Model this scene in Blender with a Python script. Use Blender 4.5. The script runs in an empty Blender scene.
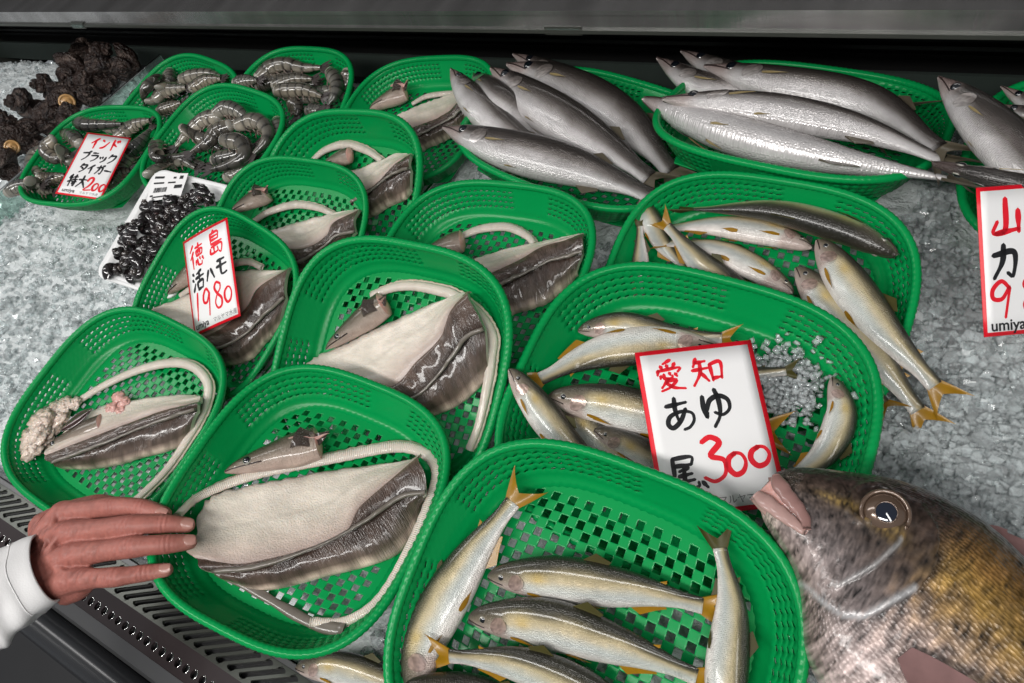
import bpy, math, random
import numpy as np
from mathutils import Vector, Matrix

SC = bpy.context.scene
COL = SC.collection
rnd = random.Random(7)
PI = math.pi

# ------------------------------------------------------------------ camera
CAM_H = 0.658
FPX = 715.365
R3 = np.array([[0.8500373, -0.23327079, 0.47225133],
               [0.45844722, 0.76912584, -0.44527698],
               [-0.25935058, 0.59500436, 0.760728]])
EYE = np.array([0, 0, CAM_H])


def aim(px, py):
    return R3 @ np.array([px - 512.0, 341.5 - py, -FPX])


def at(px, py, z=0.0):
    """the point at height z that the photo shows at (px, py)"""
    d = aim(px, py)
    return EYE + d * ((z - CAM_H) / d[2])


cam_data = bpy.data.cameras.new('camera')
cam_data.sensor_width = 36.0
cam_data.lens = FPX * 36.0 / 1024.0
cam_data.clip_start = 0.01
cam = bpy.data.objects.new('camera', cam_data)
COL.objects.link(cam)
M = Matrix([list(r) + [0] for r in R3] + [[0, 0, 0, 1]])
M.translation = Vector((0, 0, CAM_H))
cam.matrix_world = M
SC.camera = cam
SC.view_settings.view_transform = 'Standard'
SC.view_settings.look = 'None'
SC.view_settings.gamma = 1.0
SC.view_settings.use_curve_mapping = False


# ------------------------------------------------------------------ mesh helpers
class MB:
    """collects shapes that become one mesh"""

    def __init__(self):
        self.v, self.f, self.uv, self.col, self.mi, self.n = [], [], [], [], [], 0

    def add(self, P, faces, uv=None, col=None, mi=0):
        P = np.asarray(P, float).reshape(-1, 3)
        k = len(P)
        self.v.append(P)
        self.uv.append(np.zeros((k, 2)) if uv is None else np.asarray(uv, float).reshape(-1, 2))
        self.col.append(np.full((k, 3), .5) if col is None else np.asarray(col, float).reshape(-1, 3))
        b = self.n
        self.f += [tuple(b + i for i in f) for f in faces]
        self.mi += [mi] * len(faces)
        self.n += k

    def grid(self, P, uv=None, col=None, cu=False, cv=False, mi=0, keep=None, flip=False):
        P = np.asarray(P, float)
        n, m = P.shape[:2]
        fs = []
        for i in range(n if cu else n - 1):
            for j in range(m if cv else m - 1):
                if keep is not None and not keep(i, j):
                    continue
                a, b, c, d = i * m + j, i * m + (j + 1) % m, ((i + 1) % n) * m + (j + 1) % m, ((i + 1) % n) * m + j
                fs.append((a, d, c, b) if flip else (a, b, c, d))
        self.add(P.reshape(-1, 3), fs, uv, col, mi)

    def tube(self, C, rad, seg=10, flat=1.0, up=None, caps=True, col=None, mi=0, vlen=1.0):
        """a tube along C; rad a number or one per point; flat squeezes it along up"""
        C = np.asarray(C, float)
        n = len(C)
        rad = np.broadcast_to(np.asarray(rad, float), (n,))
        T = np.gradient(C, axis=0)
        T /= np.linalg.norm(T, axis=1)[:, None] + 1e-12
        u0 = np.array([0, 0, 1.0]) if up is None else np.asarray(up, float)
        th = np.linspace(0, 2 * PI, seg, endpoint=False)
        P = np.zeros((n, seg, 3))
        for i in range(n):
            s = np.cross(T[i], u0)
            ln = np.linalg.norm(s)
            s = np.array([1.0, 0, 0]) if ln < 1e-6 else s / ln
            w = np.cross(s, T[i])
            P[i] = C[i] + rad[i] * (np.cos(th)[:, None] * s + flat * np.sin(th)[:, None] * w)
        uv = np.stack(np.meshgrid(np.linspace(0, vlen, n), (1 + np.cos(th)) / 2, indexing='ij'), -1)
        cc = None if col is None else np.repeat(np.asarray(col, float).reshape(-1, 1, 3) if np.ndim(col) > 1 else np.full((n, 1, 3), col), seg, 1)
        b = self.n
        self.grid(P, uv, cc, cv=True, mi=mi)
        if caps:
            self.f += [tuple(b + j for j in range(seg)), tuple(b + (n - 1) * seg + j for j in range(seg))[::-1]]
            self.mi += [mi, mi]

    def box(self, c, s, ax=None, mi=0, col=None):
        c, s = np.asarray(c, float), np.asarray(s, float) / 2
        A = np.eye(3) if ax is None else np.asarray(ax, float)
        P = [c + s[0] * x * A[0] + s[1] * y * A[1] + s[2] * z * A[2] for x in (-1, 1) for y in (-1, 1) for z in (-1, 1)]
        self.add(P, [(0, 1, 3, 2), (4, 6, 7, 5), (0, 4, 5, 1), (2, 3, 7, 6), (0, 2, 6, 4), (1, 5, 7, 3)],
                 col=None if col is None else np.full((8, 3), col), mi=mi)

    def ball(self, c, r, ax=None, nu=10, nv=14, mi=0, col=None):
        r = np.broadcast_to(np.asarray(r, float), (3,))
        A = np.eye(3) if ax is None else np.asarray(ax, float)
        ph = np.linspace(0.02, PI - 0.02, nu)
        th = np.linspace(0, 2 * PI, nv, endpoint=False)
        a, t = np.meshgrid(ph, th, indexing='ij')
        L = np.stack([r[0] * np.sin(a) * np.cos(t), r[1] * np.sin(a) * np.sin(t), r[2] * np.cos(a)], -1)
        self.grid(np.asarray(c) + L @ A, np.stack([a / PI, t / 6.2832], -1), None if col is None else np.broadcast_to(np.asarray(col, float), L.shape), cv=True, mi=mi)

    def build(self, name, mats, parent=None, smooth=True):
        V = np.concatenate(self.v)
        if parent is not None:
            V = V - np.array(world_loc(parent))
        me = bpy.data.meshes.new(name)
        me.from_pydata(V.tolist(), [], self.f)
        mats = mats if isinstance(mats, (list, tuple)) else [mats]
        for m in mats:
            me.materials.append(m)
        li = np.zeros(len(me.loops), dtype=np.int32)
        me.loops.foreach_get('vertex_index', li)
        uvl = me.uv_layers.new(name='UVMap')
        uvl.data.foreach_set('uv', np.concatenate(self.uv)[li].astype(np.float32).ravel())
        ca = me.color_attributes.new('Col', 'FLOAT_COLOR', 'POINT')
        C = np.concatenate(self.col)
        ca.data.foreach_set('color', np.concatenate([C, np.ones((len(C), 1))], 1).astype(np.float32).ravel())
        me.polygons.foreach_set('material_index', np.array(self.mi, dtype=np.int32))
        me.polygons.foreach_set('use_smooth', np.full(len(me.polygons), smooth))
        me.update()
        o = bpy.data.objects.new(name, me)
        COL.objects.link(o)
        if parent is not None:
            o.parent = parent
        return o


LOCS = {}


def world_loc(o):
    p = np.zeros(3)
    while o is not None:
        p = p + np.array(o.location)
        o = o.parent
    return p


def tag(o, label=None, cat=None, group=None, kind=None):
    if label:
        o['label'] = label
    if cat:
        o['category'] = cat
    if group:
        o['group'] = group
    if kind:
        o['kind'] = kind
    return o


def thing(name, label, cat, loc=(0, 0, 0), group=None, kind=None):
    o = bpy.data.objects.new(name, None)
    o.empty_display_size = .02
    COL.objects.link(o)
    o.location = Vector([float(x) for x in loc])
    return tag(o, label, cat, group, kind)


def copy_tree(o, parent=None):
    c = o.copy()
    COL.objects.link(c)
    if parent is not None:
        c.parent = parent
    for ch in list(o.children):
        copy_tree(ch, c)
    return c


def unit(v):
    v = np.asarray(v, float)
    return v / (np.linalg.norm(v) + 1e-12)


def spline(pts, n):
    """Catmull-Rom through pts, n samples even in arc length"""
    P = np.asarray(pts, float)
    if len(P) == 2:
        return P[0] + np.linspace(0, 1, n)[:, None] * (P[1] - P[0])
    Q = np.concatenate([[2 * P[0] - P[1]], P, [2 * P[-1] - P[-2]]])
    out = []
    for i in range(1, len(Q) - 2):
        t = np.linspace(0, 1, 24, endpoint=False)[:, None]
        a, b, c, d = Q[i - 1], Q[i], Q[i + 1], Q[i + 2]
        out.append(.5 * (2 * b + (c - a) * t + (2 * a - 5 * b + 4 * c - d) * t ** 2 + (3 * b - a - 3 * c + d) * t ** 3))
    out = np.concatenate(out + [P[-1:]])
    s = np.concatenate([[0], np.cumsum(np.linalg.norm(np.diff(out, axis=0), axis=1))])
    q = np.linspace(0, s[-1], n)
    return np.stack([np.interp(q, s, out[:, k]) for k in range(out.shape[1])], 1)


def lerp_tab(x, xs, ys):
    ys = np.asarray(ys, float)
    if ys.ndim == 1:
        return np.interp(x, xs, ys)
    return np.stack([np.interp(x, xs, ys[:, k]) for k in range(ys.shape[1])], -1)


def smoothtab(x, xs, ys):
    """smooth (monotone-ish) interpolation of a table"""
    xs, ys = np.asarray(xs, float), np.asarray(ys, float)
    m = np.gradient(ys, xs)
    i = np.clip(np.searchsorted(xs, x) - 1, 0, len(xs) - 2)
    h = xs[i + 1] - xs[i]
    t = np.clip((x - xs[i]) / h, 0, 1)
    return ((2 * t ** 3 - 3 * t ** 2 + 1) * ys[i] + (t ** 3 - 2 * t ** 2 + t) * h * m[i]
            + (-2 * t ** 3 + 3 * t ** 2) * ys[i + 1] + (t ** 3 - t ** 2) * h * m[i + 1])


_ng = np.random.RandomState(3).rand(64, 64)


def vnoise(x, y):
    """smooth value noise in 0..1, vectorised"""
    x, y = np.asarray(x, float), np.asarray(y, float)
    xi, yi = np.floor(x).astype(int), np.floor(y).astype(int)
    fx, fy = x - xi, y - yi
    fx, fy = fx * fx * (3 - 2 * fx), fy * fy * (3 - 2 * fy)
    g = lambda a, b: _ng[a % 64, b % 64]
    return (g(xi, yi) * (1 - fx) + g(xi + 1, yi) * fx) * (1 - fy) + (g(xi, yi + 1) * (1 - fx) + g(xi + 1, yi + 1) * fx) * fy


def sstep(a, b, x):
    t = np.clip((np.asarray(x, float) - a) / (b - a), 0, 1)
    return t * t * (3 - 2 * t)


# ------------------------------------------------------------------ materials
def mat(name, color=(.5, .5, .5), rough=.5, metal=0.0, spec=.5, coat=0.0, coat_rough=.08, attr=False, trans=0.0, ior=1.45,
        noise=0.0, nscale=40.0, bump=None, translucent=0.0, sss=0.0, emis=None, vary=None):
    """bump: (kind, scale u, scale v, strength, distance); noise darkens and lightens the colour a little"""
    m = bpy.data.materials.new(name)
    m.use_nodes = True
    nt = m.node_tree
    N, L = nt.nodes, nt.links
    N.clear()
    out = N.new('ShaderNodeOutputMaterial')
    b = N.new('ShaderNodeBsdfPrincipled')
    b.inputs['Roughness'].default_value = rough
    b.inputs['Metallic'].default_value = metal
    b.inputs['Specular IOR Level'].default_value = spec
    b.inputs['Coat Weight'].default_value = coat
    b.inputs['Coat Roughness'].default_value = coat_rough
    b.inputs['Transmission Weight'].default_value = trans
    b.inputs['IOR'].default_value = ior
    if sss:
        b.inputs['Subsurface Weight'].default_value = sss
        b.inputs['Subsurface Radius'].default_value = (.01, .006, .004)
        b.inputs['Subsurface Scale'].default_value = .5
    src = None
    if attr:
        a = N.new('ShaderNodeAttribute')
        a.attribute_name = 'Col'
        src = a.outputs['Color']
    else:
        c = N.new('ShaderNodeRGB')
        c.outputs[0].default_value = (*color, 1)
        src = c.outputs[0]
    tc = N.new('ShaderNodeTexCoord')
    if noise:
        nz = N.new('ShaderNodeTexNoise')
        nz.inputs['Scale'].default_value = nscale
        nz.inputs['Detail'].default_value = 4
        if bump and bump[0] == 'streak':
            mq = N.new('ShaderNodeMapping')
            mq.inputs['Scale'].default_value = (bump[1] * .25, bump[2], bump[2])
            L.new(tc.outputs['Object'], mq.inputs['Vector'])
            L.new(mq.outputs[0], nz.inputs['Vector'])
        else:
            L.new(tc.outputs['Object'], nz.inputs['Vector'])
        mr = N.new('ShaderNodeMapRange')
        mr.inputs['To Min'].default_value = 1 - noise
        mr.inputs['To Max'].default_value = 1 + noise
        L.new(nz.outputs['Fac'], mr.inputs['Value'])
        mx = N.new('ShaderNodeMix')
        mx.data_type = 'RGBA'
        mx.blend_type = 'MULTIPLY'
        mx.inputs['Factor'].default_value = 1
        L.new(src, mx.inputs[6])
        L.new(mr.outputs[0], mx.inputs[7])
        src = mx.outputs[2]
    L.new(src, b.inputs['Base Color'])
    nrm = None
    if bump:
        kind, su, sv, st, dist = bump
        mp = N.new('ShaderNodeMapping')
        mp.inputs['Scale'].default_value = (su, sv, 1)
        L.new(tc.outputs['Object' if kind in ('noise', 'streak') else 'UV'], mp.inputs['Vector'])
        if kind in ('noise', 'streak'):
            mp.inputs['Scale'].default_value = (su, sv, su if kind == 'noise' else sv)
            t = N.new('ShaderNodeTexNoise')
            t.inputs['Scale'].default_value = 1
            t.inputs['Detail'].default_value = 3
            h = t.outputs['Fac']
        elif kind == 'scales':
            t = N.new('ShaderNodeTexVoronoi')
            t.inputs['Scale'].default_value = 1
            t.inputs['Randomness'].default_value = .55
            h = t.outputs['Distance']
        elif kind == 'uvnoise':
            t = N.new('ShaderNodeTexNoise')
            t.inputs['Scale'].default_value = 1
            t.inputs['Detail'].default_value = 3
            h = t.outputs['Fac']
        else:
            t = N.new('ShaderNodeTexWave')
            t.inputs['Scale'].default_value = 1
            t.inputs['Distortion'].default_value = 1.5 if kind == 'wavy' else 0
            t.inputs['Detail'].default_value = 1
            h = t.outputs['Fac']
        L.new(mp.outputs[0], t.inputs['Vector'])
        bp = N.new('ShaderNodeBump')
        bp.inputs['Strength'].default_value = st
        bp.inputs['Distance'].default_value = dist
        L.new(h, bp.inputs['Height'])
        L.new(bp.outputs[0], b.inputs['Normal'])
        nrm = bp.outputs[0]
    if emis:
        b.inputs['Emission Color'].default_value = (*emis[:3], 1)
        b.inputs['Emission Strength'].default_value = emis[3]
    if translucent:
        tr = N.new('ShaderNodeBsdfTranslucent')
        L.new(src, tr.inputs['Color'])
        ms = N.new('ShaderNodeMixShader')
        ms.inputs[0].default_value = translucent
        L.new(b.outputs[0], ms.inputs[1])
        L.new(tr.outputs[0], ms.inputs[2])
        L.new(ms.outputs[0], out.inputs[0])
    else:
        L.new(b.outputs[0], out.inputs[0])
    return m


GREEN = mat('green_plastic', (.002, .335, .082), rough=.24, spec=.32, translucent=.26, noise=.06, nscale=30, bump=('noise', 420, 420, .12, .0006))
STEEL = mat('brushed_steel', (.46, .45, .45), rough=.26, metal=.9, noise=.6, nscale=1, bump=('streak', 90, 2, .35, .002))
CHROME = mat('polished_steel', (.75, .75, .74), rough=.10, metal=1.0)
GRILLE = mat('grey_painted_metal', (.075, .08, .07), rough=.3, metal=.5, noise=.1, nscale=25)
DARKGLOSS = mat('dark_glossy_panel', (.035, .027, .028), rough=.18, spec=.6, noise=.2, nscale=20)
BLACK = mat('black_plastic', (.012, .012, .013), rough=.45)
BUMPER = mat('dark_vinyl', (.03, .031, .034), rough=.22, spec=.6)
BEVEL = mat('grey_trim_metal', (.105, .105, .108), rough=.35, metal=.4)
LOUVRE = mat('black_louvre', (.014, .014, .014), rough=.35)
PAN = mat('pan_steel', (.07, .09, .08), rough=.35, metal=.6, noise=.1)
GLASS = mat('clear_acrylic', (.55, .75, .68), rough=.05, trans=.9, ior=1.45)
FLOORM = mat('dark_floor', (.03, .03, .032), rough=.5, noise=.2, nscale=8)
WALLM = mat('dark_wall', (.03, .03, .03), rough=.8, noise=.1)
ICE = mat('crushed_ice', (.60, .635, .64), rough=.13, spec=.8, noise=.16, nscale=110, bump=('noise', 230, 230, .7, .005), trans=.0, ior=1.31)


def ice_clear(name, body, white):
    """clear ice: mostly see-through, a little cloudy, glossy at the faces"""
    m = bpy.data.materials.new(name)
    m.use_nodes = True
    N, L = m.node_tree.nodes, m.node_tree.links
    N.clear()
    out = N.new('ShaderNodeOutputMaterial')
    tr = N.new('ShaderNodeBsdfTransparent')
    tr.inputs[0].default_value = (.95, .98, .98, 1)
    df = N.new('ShaderNodeBsdfDiffuse')
    df.inputs[0].default_value = (*body, 1)
    gl = N.new('ShaderNodeBsdfGlossy')
    gl.inputs['Roughness'].default_value = .07
    m1, m2 = N.new('ShaderNodeMixShader'), N.new('ShaderNodeMixShader')
    m1.inputs[0].default_value = white
    fr = N.new('ShaderNodeFresnel')
    fr.inputs[0].default_value = 1.33
    L.new(tr.outputs[0], m1.inputs[1])
    L.new(df.outputs[0], m1.inputs[2])
    L.new(fr.outputs[0], m2.inputs[0])
    L.new(m1.outputs[0], m2.inputs[1])
    L.new(gl.outputs[0], m2.inputs[2])
    L.new(m2.outputs[0], out.inputs[0])
    return m


CHIP = ice_clear('ice_chip', (.88, .92, .93), .26)
FOAM = mat('white_foam', (.78, .78, .78), rough=.5, bump=('noise', 300, 300, .15, .001))
PAPER = mat('white_card', (.80, .79, .79), rough=.35, spec=.4, noise=.02, nscale=30)
REDINK = mat('red_ink', (.72, .008, .022), rough=.4)
BLACKINK = mat('black_ink', (.012, .012, .014), rough=.4)
GREYINK = mat('grey_ink', (.16, .16, .16), rough=.5)

AYU = mat('sweetfish_skin', attr=True, rough=.30, metal=.12, spec=.6, coat=.5, coat_rough=.12, bump=('scales', 105, 40, .8, .0011), noise=.14, nscale=90)
KAM = mat('barracuda_skin', attr=True, rough=.27, metal=.32, spec=.6, coat=.45, coat_rough=.14, bump=('scales', 130, 44, .8, .0012), noise=.18, nscale=80)
BREAM = mat('bream_skin', attr=True, rough=.32, metal=.08, spec=.5, coat=.35, coat_rough=.12, bump=('scales', 85, 62, .75, .0016), noise=.35, nscale=95)
BREAMHEAD = mat('bream_gill_cover_skin', attr=True, rough=.30, metal=.12, spec=.5, coat=.4, coat_rough=.1, bump=('noise', 190, 190, .5, .0015), noise=.45, nscale=120)
FIN_Y = mat('yellow_fin', (.33, .17, .008), rough=.35, coat=.2, translucent=.2, bump=('bands', 0, 14, .5, .0006), noise=.25, nscale=120)
FIN_O = mat('olive_fin', (.050, .045, .010), rough=.42, coat=.0, spec=.25, translucent=.1, bump=('bands', 0, 14, .5, .0006), noise=.3, nscale=120)
FIN_G = mat('grey_fin', (.095, .08, .055), rough=.3, coat=.4, translucent=.2, bump=('bands', 0, 14, .5, .0006), noise=.3, nscale=120)
FIN_P = mat('pink_brown_fin', (.19, .105, .10), rough=.35, coat=.25, bump=('bands', 0, 16, .6, .001), noise=.3, nscale=90)
EYE_S = mat('silver_iris', (.45, .43, .38), rough=.2, metal=.4, coat=1, coat_rough=.03)
EYE_B = mat('bronze_iris', (.13, .085, .06), rough=.2, metal=.4, coat=1, coat_rough=.03)
PUPIL = mat('black_pupil', (.004, .005, .008), rough=.06, spec=.8, coat=1, coat_rough=.02)
PUPIL_B = mat('blue_black_pupil', (.003, .006, .016), rough=.06, spec=.8, coat=1, coat_rough=.02)
GILL_P = mat('pink_silver_gill', (.30, .205, .18), rough=.22, metal=.35, coat=.6, noise=.35, nscale=160, bump=('noise', 220, 220, .3, .001))
MOUTH = mat('dark_mouth', (.03, .018, .016), rough=.35)
FLESH = mat('white_flesh', attr=True, rough=.36, spec=.5, coat=.3, coat_rough=.2, sss=.2, noise=.08, nscale=260, bump=('noise', 520, 520, .6, .0016))
EELSKIN = mat('eel_skin', attr=True, rough=.22, metal=.0, spec=.7, coat=.5, coat_rough=.1, bump=('uvnoise', 130, 5, .75, .0026), noise=.3, nscale=60)
EELFIN = mat('eel_fin_ridge', (.14, .12, .10), rough=.3, coat=.5, noise=.3, nscale=120)
BONE = mat('backbone', attr=True, rough=.35, coat=.3, sss=.2, bump=('bands', 40, 0, .5, .001), noise=.08, nscale=100)
PINKMEAT = mat('pink_raw_meat', (.60, .33, .29), rough=.25, coat=.6, sss=.25, noise=.3, nscale=110, bump=('noise', 160, 160, .5, .003))
WHITETISSUE = mat('white_gill_tissue', (.66, .53, .45), rough=.25, coat=.6, sss=.3, noise=.18, nscale=150, bump=('noise', 190, 190, .9, .006))
CAVITY = mat('dark_red_cavity', (.055, .026, .026), rough=.2, coat=.8, noise=.4, nscale=90)
PRAWN = mat('prawn_shell', attr=True, rough=.18, spec=.6, coat=.7, coat_rough=.07, noise=.22, nscale=130, bump=('noise', 160, 160, .2, .001))
PRAWNMEAT = mat('prawn_meat', (.30, .28, .245), rough=.2, coat=.6, sss=.3, noise=.12, nscale=120)
PRAWNLEG = mat('prawn_leg', (.13, .095, .075), rough=.3, coat=.4, noise=.3, nscale=150)
PRAWNTAIL = mat('prawn_tail', (.06, .05, .048), rough=.2, coat=.7, noise=.4, nscale=150)
TURBAN = mat('turban_shell', attr=True, rough=.34, spec=.5, noise=.6, nscale=90, bump=('noise', 170, 170, 1.0, .010))
OPERC = mat('shell_lid', (.48, .27, .10), rough=.35, coat=.3, noise=.4, nscale=120)
SNAIL = mat('dark_snail_shell', attr=True, rough=.12, spec=.7, coat=.8, coat_rough=.05, noise=.3, nscale=120)
SKIN = mat('ruddy_hand_skin', attr=True, rough=.5, spec=.35, coat=.04, coat_rough=.3, sss=.12, noise=.16, nscale=75, bump=('noise', 420, 160, .45, .0012))
NAIL = mat('finger_nail', (.40, .20, .165), rough=.25, coat=.4)
CLOTH = mat('white_sleeve', (.62, .61, .61), rough=.75, noise=.05, nscale=20, bump=('noise', 700, 700, .25, .0008))

# ------------------------------------------------------------------ baskets
DEPTH = 0.042
POSE = {  # rim centre x, y, z, turn, tilt about x, tilt about y, size
    'B1': (-1.3165, 0.4789, 0.0833, 9.5, 6.8, 3.2, 0.964), 'B2': (-1.2691, 0.6386, 0.0649, -10.9, 13.6, 1.0, 0.996),
    'B3': (-1.0337, 0.5366, 0.0953, -8.5, 12.6, 0.6, 0.952), 'B4': (-0.9991, 0.6567, 0.0650, -84.9, 14.4, 5.5, 1.012),
    'B5': (-0.7413, 0.6871, 0.0639, 5.8, 9.2, -0.8, 0.942), 'B6': (-0.7461, 0.4715, 0.0573, -86.3, 28.4, -0.6, 1.109),
    'B7': (-0.7855, 0.4108, 0.0615, 3.7, 23.2, 7.0, 0.902), 'B8': (-0.8127, 0.2854, 0.0622, -12.8, 24.8, 5.4, 0.895),
    'B9': (-0.8268, 0.1022, 0.0550, -3.9, 9.5, 7.8, 0.987), 'B10': (-0.4678, 0.1016, 0.0909, -86.3, -0.3, 13.8, 0.955),
    'B11': (-0.4766, 0.2605, 0.0925, 1.9, 30.2, 5.4, 1.002), 'B12': (-0.4619, 0.4237, 0.0709, 4.6, 8.8, 1.9, 0.976),
    'B13': (-0.4396, 0.7100, 0.0542, -5.2, -9.9, 9.7, 1.047), 'B14': (-0.1800, 0.7700, 0.0640, -3.0, -14.0, 4.0, 1.020),
    'B15': (-0.1616, 0.4883, 0.0407, -1.2, 20.3, 1.8, 0.977), 'B16': (-0.1671, 0.3176, 0.0716, -0.2, 9.9, 6.9, 1.016),
    'B17': (-0.1671, 0.0946, 0.0755, -1.4, 18.6, 3.9, 0.988), 'B18': (0.165, 0.740, 0.055, 0, 2, 0, 1.0)}
DIMS = {'A': (.1433, .1364), 'B': (.1634, .1472), 'C': (.1412, .1213)}
KIND = {'B1': 'C', 'B2': 'C', 'B3': 'C', 'B4': 'C'}
for _k in ('B5', 'B6', 'B7', 'B8', 'B9', 'B10', 'B11', 'B12'):
    KIND[_k] = 'A'
for _k in ('B13', 'B14', 'B15', 'B16', 'B17', 'B18'):
    KIND[_k] = 'B'


def pose_mat(p):
    z, tx, ty = (math.radians(a) for a in p[3:6])
    m = Matrix.Rotation(tx, 4, 'X') @ Matrix.Rotation(ty, 4, 'Y') @ Matrix.Rotation(z, 4, 'Z') @ Matrix.Scale(p[6], 4)
    m.translation = Vector(p[:3])
    return m


BM = {k: pose_mat(p) for k, p in POSE.items()}


def bnorm(b):
    return unit(BM[b].to_3x3() @ Vector((0, 0, 1))) if b in BM else np.array([0, 0, 1.0])


def P(b, px, py, h):
    """the point h above the floor of basket b (or above the ice) that the photo shows at (px, py)"""
    if b not in BM:
        return at(px, py, h)
    n = bnorm(b)
    o = np.array(BM[b].translation) + n * (h + .002 - DEPTH * POSE[b][6])
    d = aim(px, py)
    return EYE + d * (n @ (o - EYE) / (n @ d))


def sup(th, a, b, n=3.0):
    c, s = np.cos(th), np.sin(th)
    return np.stack([a * np.sign(c) * abs(c) ** (2 / n), b * np.sign(s) * abs(s) ** (2 / n)], -1)


def make_basket(kind):
    a, b = DIMS[kind]
    t0 = np.linspace(0, 2 * PI, 721)
    o = sup(t0, a, b)
    s = np.concatenate([[0], np.cumsum(np.linalg.norm(np.diff(o, axis=0), axis=1))])
    nu = 208
    th = np.interp(np.linspace(0, s[-1], nu, endpoint=False), s, t0)      # even steps along the rim
    root = thing('plastic_basket', 'green plastic basket', 'basket')
    # rim: a rolled edge with a fine rope twist
    mb = MB()
    nr, sg = nu * 3, 10
    th2 = np.interp(np.linspace(0, s[-1], nr, endpoint=False), s, t0)
    c = sup(th2, a - .0035, b - .0035)
    d = np.roll(c, -1, 0) - np.roll(c, 1, 0)
    d /= np.linalg.norm(d, axis=1)[:, None]
    nrm = np.stack([d[:, 1], -d[:, 0]], 1)
    ph = np.linspace(0, 2 * PI, sg, endpoint=False)
    i = np.arange(nr)[:, None]
    r = .0046 +   .00034 * np.sin(i * 2 * PI / 4 + ph[None] * 2)
    Q = np.stack([c[:, 0:1] + nrm[:, 0:1] * r * np.cos(ph), c[:, 1:2] + nrm[:, 1:2] * r * np.cos(ph), r * np.sin(ph) + 0 * i], -1)
    mb.grid(Q, cu=True, cv=True)
    mb.build('rim', GREEN, root)
    # wall: rows of slits between ribs
    prof = [(1.0, 0.0), (.975, -.004), (.965, -.009), (.957, -.010), (.943, -.0155), (.935, -.0165), (.92, -.022), (.912, -.023),
            (.895, -.0285), (.886, -.0295), (.867, -.035), (.856, -.037), (.83, -.0405), (.79, -.042)]
    off = .0035
    W = np.zeros((len(prof), nu, 3))
    for k, (f, z) in enumerate(prof):
        W[k, :, :2] = sup(th, (a - off) * f, (b - off) * f)
        W[k, :, 2] = z
        W[k, :, :2] *= (1 + .004 * np.cos(np.arange(nu) * PI))[:, None] if k > 0 else 1
    mb = MB()
    slit = {1, 3, 5, 7, 9}
    keep = lambda k, j: not (k in slit and j % 2 == 0)
    slitrow = {2, 4, 6, 8}
    mb.grid(W, cv=True, keep=lambda k, j: not (k in (3 - 1, 5 - 1 + 0, 7 - 1, 9 - 1) and k in slitrow and j % 2 == 0 and (j // 13) % 4 != 3))
    w = mb.build('wall', GREEN, root)
    sm = w.modifiers.new('thick', 'SOLIDIFY')
    sm.thickness = .0016
    sm.offset = 0
    # floor: a grid of square holes
    n1, n2 = {'A': (27, 25), 'B': (29, 25), 'C': (27, 23)}[kind]

    def lines(n):            # cells with a thin bar between each two
        e = np.linspace(-1, 1, n + 1)
        return np.sort(np.concatenate([e - .14 / n, e + .14 / n]))
    u, v = np.meshgrid(np.clip(lines(n1), -1, 1), np.clip(lines(n2), -1, 1), indexing='ij')
    k = .42
    fx, fy = u * np.sqrt(1 - k * v * v / 2), v * np.sqrt(1 - k * u * u / 2)
    g = .80
    G = np.stack([(a - off) * g * fx, (b - off) * g * fy, np.full_like(u, -DEPTH)], -1)
    mb = MB()
    mb.grid(G, keep=lambda i, j: not (i % 2 == 1 and j % 2 == 1 and (i // 2 + j // 2) % 2 == 0 and 1 <= i // 2 < n1 - 1 and 1 <= j // 2 < n2 - 1))
    fl = mb.build('base', GREEN, root)
    sm = fl.modifiers.new('thick', 'SOLIDIFY')
    sm.thickness = .0018
    sm.offset = 0
    for o_ in (w, fl):       # bake the thickness once; copies then share it
        dg = bpy.context.evaluated_depsgraph_get()
        me = bpy.data.meshes.new_from_object(o_.evaluated_get(dg))
        o_.modifiers.clear()
        o_.data = me
    return root


BLAB = {
    'B1': 'green basket of prawns with the narrow price card, beside the dark shells',
    'B2': 'green prawn basket at the back by the divider, behind the price-carded prawns',
    'B3': 'green prawn basket right behind the white foam tray',
    'B4': 'green prawn basket touching the black back wall, second from the divider',
    'B5': 'green eel basket at the back wall, left of the bent barracudas',
    'B6': 'green eel basket just in front of the back-wall eel basket, touching the prawns',
    'B7': 'green eel basket directly behind the one with the leaning price card',
    'B8': 'green eel basket with the leaning red-bordered price card standing in it',
    'B9': 'green eel basket beside the front grille and the open ice, behind the hand',
    'B10': 'green eel basket whose rim the hand is resting on',
    'B11': 'green eel basket in the middle, directly behind the one the hand rests on',
    'B12': 'green eel basket below the first barracudas, behind the middle eel basket',
    'B13': 'green basket under the short bent barracudas with snouts raised',
    'B14': 'green basket under the long straight barracudas at the back right',
    'B15': 'green basket of sweetfish with two tails hanging out over the ice',
    'B16': 'green basket of sweetfish with the large price card lying in it',
    'B17': 'nearest green basket of sweetfish, its floor grid showing, beside the big bream head',
    'B18': 'green basket under the barracudas at the right edge, mostly hidden'}
protos = {k: make_basket(k) for k in DIMS}
used = set()
for k, lab in BLAB.items():
    kd = KIND[k]
    if kd in used:
        o = copy_tree(protos[kd])
    else:
        o = protos[kd]
        used.add(kd)
    o.matrix_world = BM[k]
    tag(o, lab, 'basket', 'green plastic fish baskets')

# ------------------------------------------------------------------ refrigerated case
case = thing('refrigerated_display_case', 'grey and black refrigerated fish display case holding the ice', 'display case', (-.8, -.03, 0))
X0, X1 = -1.75, .62


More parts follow.
